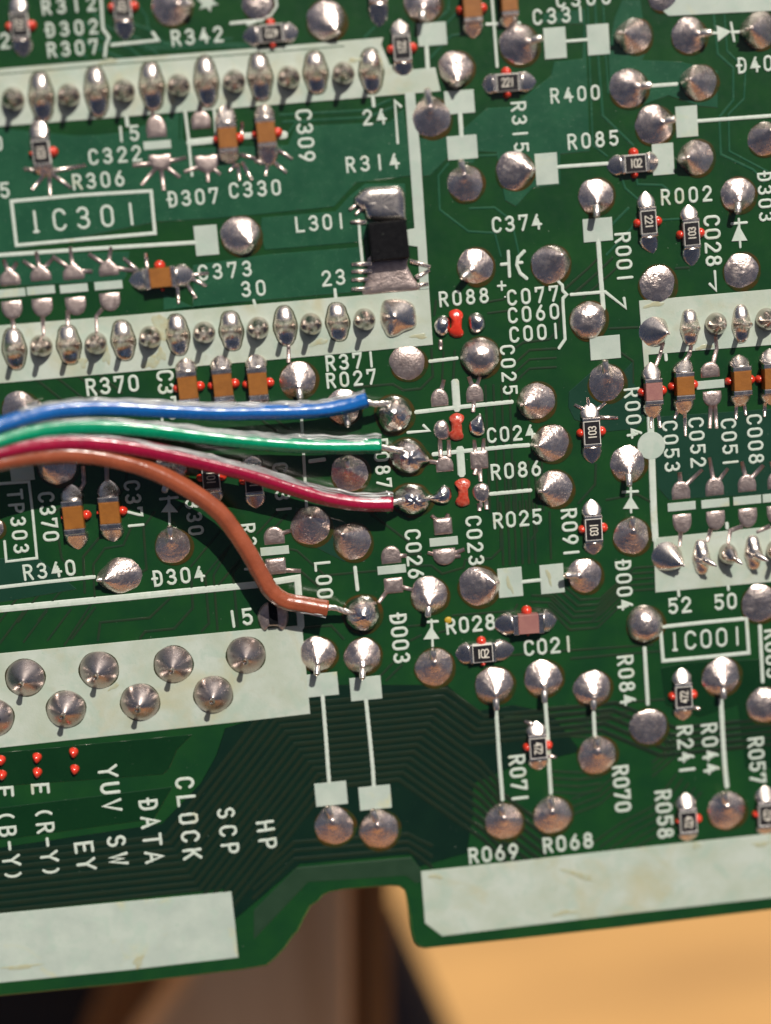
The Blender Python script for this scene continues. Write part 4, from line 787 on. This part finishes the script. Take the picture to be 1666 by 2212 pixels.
# the wide bus below the connector
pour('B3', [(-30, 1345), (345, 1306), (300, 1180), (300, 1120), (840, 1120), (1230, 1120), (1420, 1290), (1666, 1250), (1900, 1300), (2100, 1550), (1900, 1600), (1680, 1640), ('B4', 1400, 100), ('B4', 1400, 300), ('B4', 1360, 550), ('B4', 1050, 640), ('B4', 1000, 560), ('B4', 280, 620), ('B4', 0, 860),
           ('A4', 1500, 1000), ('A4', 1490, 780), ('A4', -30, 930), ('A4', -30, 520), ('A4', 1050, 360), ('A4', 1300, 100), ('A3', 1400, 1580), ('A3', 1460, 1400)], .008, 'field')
def z1(x, y): return at('B3', x*.8555, 992+y*.8555)
rowy = at('A4', 1200, 430).y
for kk in range(14):
    yr = 185+52.5*kk; a = z1(1440-28*kk, yr); y0 = a.y
    lx = z1(60+36*kk, yr).x; pts = [Vector((a.x, y0)), Vector((lx, y0))]
    ry = rowy-.50*kk; D = y0-ry
    if kk < 9: pts += [Vector((lx-D*.92, ry)), Vector((-42, ry))]
    else:
        q_ = max(-19.0 if kk < 12 else -17.5, lx-26); yl = at('A4', 900, 1392).y+1.2; q_ = max(q_, lx-(y0-yl)/1.08); pts += [Vector((q_, y0-(lx-q_)*1.08))]
    e1 = 2.35 if kk < 5 else 3.2+.28*(kk-5); q = Vector((a.x+e1, y0-e1*.9))
    right = [q] + ([Vector((q.x+9, q.y)), Vector((q.x+13, q.y-2.2)), Vector((46, q.y-2.2))] if kk < 5 else [Vector((q.x+.05, q.y-1.2)), Vector((q.x+4.5, q.y-5.6)), Vector((q.x+6, q.y-9))])
    if kk >= 5: right = [q, q+Vector((1.2, -1.6)), q+Vector((1.3, -2.4)), q+Vector((4.8-.25*(kk-5), -5.8+.25*(kk-5)))]
    pts = [p for p in right[::-1]]+pts
    mb = MB(); stroke(mb, pts, .30, .040); link('copper_trace', mb, M['bustrace'], board, (pts[0].x, pts[0].y, 0), smooth=False)
for j in range(3):
    trace('B4', [(-20, 840-60*j), (240, 590-55*j), (980, 528-50*j), (1060, 580-55*j), (1130, 640-70*j)], 26, .032, 'bustrace')
# smaller families: (tile, points, step x, step y, count)
FAM = [('C3', [(1000, 345), (780, 362), (560, 560), (430, 570), (290, 450)], -16, 38, 5), ('C3', [(-90, -60), (-75, 180), (-70, 340)], 42, -3, 6), ('C3', [(120, 540), (250, 545), (380, 680), (560, 665), (700, 530)], -10, 42, 3),
       ('C2', [(-40, 1340), (-30, 1659)], 44, -2, 6), ('C2', [(0, 600), (60, 560), (230, 540), (290, 470), (300, 300)], 0, 60, 1), ('C2', [(0, 700), (100, 610), (270, 600)], 0, 60, 3), ('C2', [(300, 240), (480, 80), (560, 0)], 75, 15, 3),
       ('C1', [(475, -10), (480, 160), (510, 940), (600, 1010)], 0, 0, 1), ('C1', [(522, -10), (545, 360), (575, 750), (770, 940)], 0, 0, 1), ('C1', [(575, -10), (595, 380), (612, 600)], 0, 0, 1),
       ('C1', [(1290, 60), (1320, 350), (1420, 440), (1420, 650), (1330, 760), (1340, 1000), (1550, 1100), (1620, 1180)], 0, 0, 1), ('C1', [(1360, 60), (1380, 330), (1500, 450), (1490, 640), (1390, 740), (1395, 980), (1640, 1110)], 0, 0, 1),
       ('C1', [(790, 1140), (800, 1195), (960, 1200), (1010, 1240)], 0, 0, 1), ('C1', [(700, 1160), (720, 1220), (800, 1290)], 0, 0, 1), ('C1', [(600, 1650), (760, 1480), (800, 1400)], 0, 0, 1), ('C1', [(740, 1350), (610, 1480)], 0, 0, 1), ('C1', [(960, 1425), (1080, 1418)], 0, 0, 1),
       ('B1', [(1245, -10), (1240, 70), (1130, 160)], 0, 0, 1), ('B1', [(1290, 90), (1190, 190)], 0, 0, 1), ('B1', [(1330, 220), (1260, 230), (1130, 370)], 0, 0, 1), ('B1', [(150, 745), (700, 715), (860, 650)], 20, 45, 2), ('B1', [(180, 890), (250, 800), (330, 790)], 0, 0, 1),
       ('B1', [(1240, 1060), (1175, 1140), (1185, 1360), (1370, 1500), (1540, 1510), (1580, 1659)], 0, 0, 1), ('B1', [(1380, 1350), (1540, 1345), (1650, 1430), (1700, 1659)], 0, 0, 1), ('B1', [(1440, 1010), (1666, 1000)], 0, 0, 1), ('B1', [(760, 180), (700, 240)], 0, 0, 1),
       ('A1', [(660, 20), (760, 120), (960, 190), (1080, 290)], -60, 60, 4), ('A1', [(890, 20), (950, 110), (960, 180), (1060, 280), (1500, 250)], 0, 0, 1), ('A1', [(900, 300), (1400, 280), (1666, 290)], 40, 20, 2), ('A1', [(340, 330), (410, 390)], 150, -20, 3), ('A1', [(440, 980), (480, 900), (780, 870)], 0, 0, 1), ('A1', [(-10, 880), (170, 1020)], 0, 0, 1),
       ('A1', [(1180, 740), (1175, 900), (1215, 945), (1400, 930)], 0, 0, 1), ('A2', [(100, 760), (250, 810), (400, 930)], 130, -15, 4), ('A2', [(540, 1340), (545, 1500), (360, 1659)], 0, 0, 1), ('A2', [(820, 1380), (820, 1480), (700, 1659)], 0, 0, 1), ('A2', [(1140, 1659), (1300, 1480)], 0, 0, 1),
       ('B2', [(640, 850), (880, 830), (950, 870), (1060, 860), (1140, 780), (1130, 600)], 0, 0, 1), ('B2', [(1210, 620), (1200, 800)], 72, -4, 2), ('B2', [(1480, 300), (1600, 280), (1640, 240)], 0, 0, 1), ('B2', [(1160, 290), (1150, 380)], 0, 0, 1), ('B2', [(1500, 370), (1666, 350)], 0, 0, 1), ('B2', [(40, 1070), (120, 1130)], 90, -5, 2),
       ('B2', [(1480, 840), (1510, 1659)], 52, -2, 4), ('B2', [(430, 1520), (640, 1650), (780, 1659)], 0, 0, 1), ('B2', [(130, 1659), (0, 1800)], 60, 20, 2),
       ('A3', [(380, 170), (400, 300), (490, 400)], 0, 0, 1), ('A3', [(640, 170), (540, 290), (550, 520)], 0, 0, 1), ('A3', [(850, 100), (800, 215), (680, 235), (605, 340), (615, 560), (420, 860)], 0, 0, 1), ('A3', [(1000, 0), (930, 100), (950, 370), (870, 420)], 0, 0, 1),
       ('A3', [(180, 490), (110, 560), (-10, 720)], 130, -10, 3), ('A3', [(150, 650), (0, 850)], 155, -10, 4), ('A3', [(1100, 560), (970, 685), (650, 715), (635, 830)], 0, 0, 1), ('A3', [(1240, 430), (1250, 620), (1130, 755), (940, 775), (910, 815)], 0, 0, 1), ('A3', [(1330, 410), (1355, 720), (1310, 770)], 0, 0, 1), ('A3', [(1500, 200), (1385, 410), (1410, 760)], 0, 0, 1), ('A3', [(1430, 120), (1240, 350)], 90, 60, 3), ('A3', [(1560, 330), (1510, 390), (1540, 740)], 0, 0, 1),
       ('B3', [(740, 10), (980, 190)], 0, 0, 1), ('B3', [(215, 240), (260, 250), (440, 410), (780, 380)], 0, 0, 1), ('B3', [(290, 390), (400, 480)], 0, 0, 1), ('B3', [(1060, 270), (960, 280)], 0, 0, 1), ('B3', [(1000, 350), (1130, 345), (1200, 400), (1340, 360), (1350, 310), (1520, 300), (1580, 240), (1580, 110)], 0, 0, 1), ('B3', [(300, 750), (480, 735), (560, 820)], 0, 0, 1),
       ('B3', [(980, 740), (1090, 730)], 0, 0, 1), ('B3', [(1180, 780), (1220, 770)], 0, 0, 1), ('B3', [(1000, 830), (1060, 800)], 0, 0, 1), ('B3', [(1270, 670), (1666, 640), ('C3', 20, 600)], 0, 0, 1), ('B3', [(880, 980), (780, 1080)], 60, 10, 2), ('C3', [(-40, 930), (300, 900), (900, 860)], 0, 0, 1), ('C3', [(370, 950), (600, 930), (960, 900)], 0, 0, 1),
       ('C3', [(220, 1270), (640, 1240), (1010, 1210)], 0, 0, 1), ('C3', [(-60, 1330), (160, 1320), (330, 1300), (480, 1310)], 0, 50, 4), ('C3', [(560, 1310), (740, 1290)], 0, 40, 2), ('C4', [(240, 20), (420, 30), (560, 10)], 0, 45, 4), ('C4', [(520, 480), (700, 350), (900, 250), (1050, 40)], 40, 30, 5), ('C3', [(960, 1370), (1040, 1500), (900, 1620)], 0, 45, 3), ('C4', [(380, 200), (560, 130), (640, 60)], 0, 50, 3),
       ('C2', [(620, 470), (800, 462)], 0, 0, 1), ('C2', [(1050, 80), (1130, 75)], 0, 0, 1), ('C2', [(690, 625), (770, 680), (772, 820)], 0, 0, 1), ('C2', [(530, 1350), (525, 1480), (420, 1600)], 0, 0, 1), ('C2', [(600, 1580), (800, 1545), (880, 1590)], 0, 0, 1), ('C3', [(230, 0), (240, 300)], 0, 0, 1), ('C3', [(140, 30), (150, 120), (110, 180)], 0, 0, 1)]
for k, p, sx, sy, n in FAM:
    for j in range(n):
        trace(k, [(q[0], q[1]+sx*j, q[2]+sy*j) if isinstance(q[0], str) else (q[0]+sx*j, q[1]+sy*j) for q in p], 14+random.random()*4, m='pour' if k[1] == '1' else 'trace')

# ------------------------------------------------------------------ what lies below the board
def slab(name, pts, z, th, m, label, cat, kind=None, bev=.8):
    P = [ray(u, v, z) for u, v in pts]; c = sum(P, Vector((0, 0, 0)))/len(P); mb = MB(); prism(mb, [(p.x, p.y) for p in P], z-th, z, bev)
    o = link(name, mb, M[m], None, (c.x, c.y, z), smooth=False, label=label, kind=kind)
    if cat: o['category'] = cat
    return o
slab('wooden_plank', [(520, 1850), (757, 1850), (759, 2400), (205, 2400), (330, 2212), (455, 2030)], -36, 14, 'plank', 'weathered tan wooden plank under the notch of the board', 'plank')
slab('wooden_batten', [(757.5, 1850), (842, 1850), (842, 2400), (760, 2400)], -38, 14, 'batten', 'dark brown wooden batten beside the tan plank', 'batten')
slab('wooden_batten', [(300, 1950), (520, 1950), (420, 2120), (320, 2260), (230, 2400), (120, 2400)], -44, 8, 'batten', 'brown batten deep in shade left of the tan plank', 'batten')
slab('dark_band', [(842, 1960), (868, 2010), (912, 2110), (960, 2212), (1040, 2400), (700, 2400), (780, 2000)], -62, 6, 'matte', 'blue black strap crossing behind the right end of the notch', 'band', bev=2)  # blue-black band laid below the right end of the notch
slab('shade_patch', [(-900, 1800), (430, 1800), (400, 2100), (300, 2330), (240, 2600), (-900, 2600)], -60, 10, 'case', 'black case standing in for deep shade in the lower left corner below the board', 'case')  # black slab put in for the deep shade at the lower left
mb = MB(); prism(mb, [(-1500, -1500), (1500, -1500), (1500, 1500), (-1500, 1500)], -290, -255, 2)
link('table_top', mb, M['table'], None, (0, 0, -255), smooth=False, kind='structure')

# unseen boards added to the south to give the solder a warm reflection
M['warmboards'] = wood('unseen warm boards', (.50, .27, .12), (.36, .18, .08), (.02, 1, .3), .6, .5)
for i in range(9):
    mb = MB(); boxr(mb, (-720+i*160, -520), 156, 20, -255, 170+6*math.sin(i*2.1), 0, 2); link('reflection_board', mb, M['warmboards'], None, (-720+i*160, -520, -255), smooth=False, kind='structure')

# dried flux films on the print
def film(k, x, y, rx_, ry_, ang=0.0):
    c = at(k, x, y); a0 = random.random()*6; ca, sa = math.cos(ang), math.sin(ang); P = []
    for i in range(26):
        t = 2*math.pi*i/26; f = 1+.22*math.sin(3*t+a0)+.14*math.sin(5*t+2*a0); X = rx_*.0101*f*math.cos(t); Y = ry_*.0101*f*math.sin(t)
        P.append((c.x+X*ca-Y*sa, c.y+X*sa+Y*ca))
    mb = MB(); mound(mb, P, .012, .0625, 6, 2); link('flux_stain', mb, M['stain'], board, (c.x, c.y, 0))
for a in (('A2', 1042, 455, 42, 85, .1), ('A2', 980, 690, 55, 35, .3), ('A2', 1045, 640, 30, 40), ('A2', 690, 640, 26, 60), ('A2', 540, 690, 24, 34), ('B2', 1050, 520, 55, 16, -.1), ('B2', 400, 560, 60, 18, .2), ('B1', 800, 420, 14, 60), ('B1', 640, 390, 50, 14), ('C2', 905, 315, 70, 16, .1), ('C2', 1230, 590, 60, 14, .1),
          ('C4', 420, 690, 120, 20, -.45), ('C4', 330, 935, 90, 16, .05), ('C4', 1180, 500, 30, 24), ('C4', 1600, 490, 60, 20), ('A4', 900, 1250, 30, 50, -.5), ('A4', 140, 1285, 120, 16), ('B4', 1160, 700, 50, 16, -.2), ('C3', -30, 470, 14, 60, .3), ('C3', 225, 420, 12, 60, .2), ('A3', 740, 1130, 40, 14, .5), ('A1', 700, 400, 60, 12, .1), ('A1', 1120, 640, 14, 40)):
    film(*a)
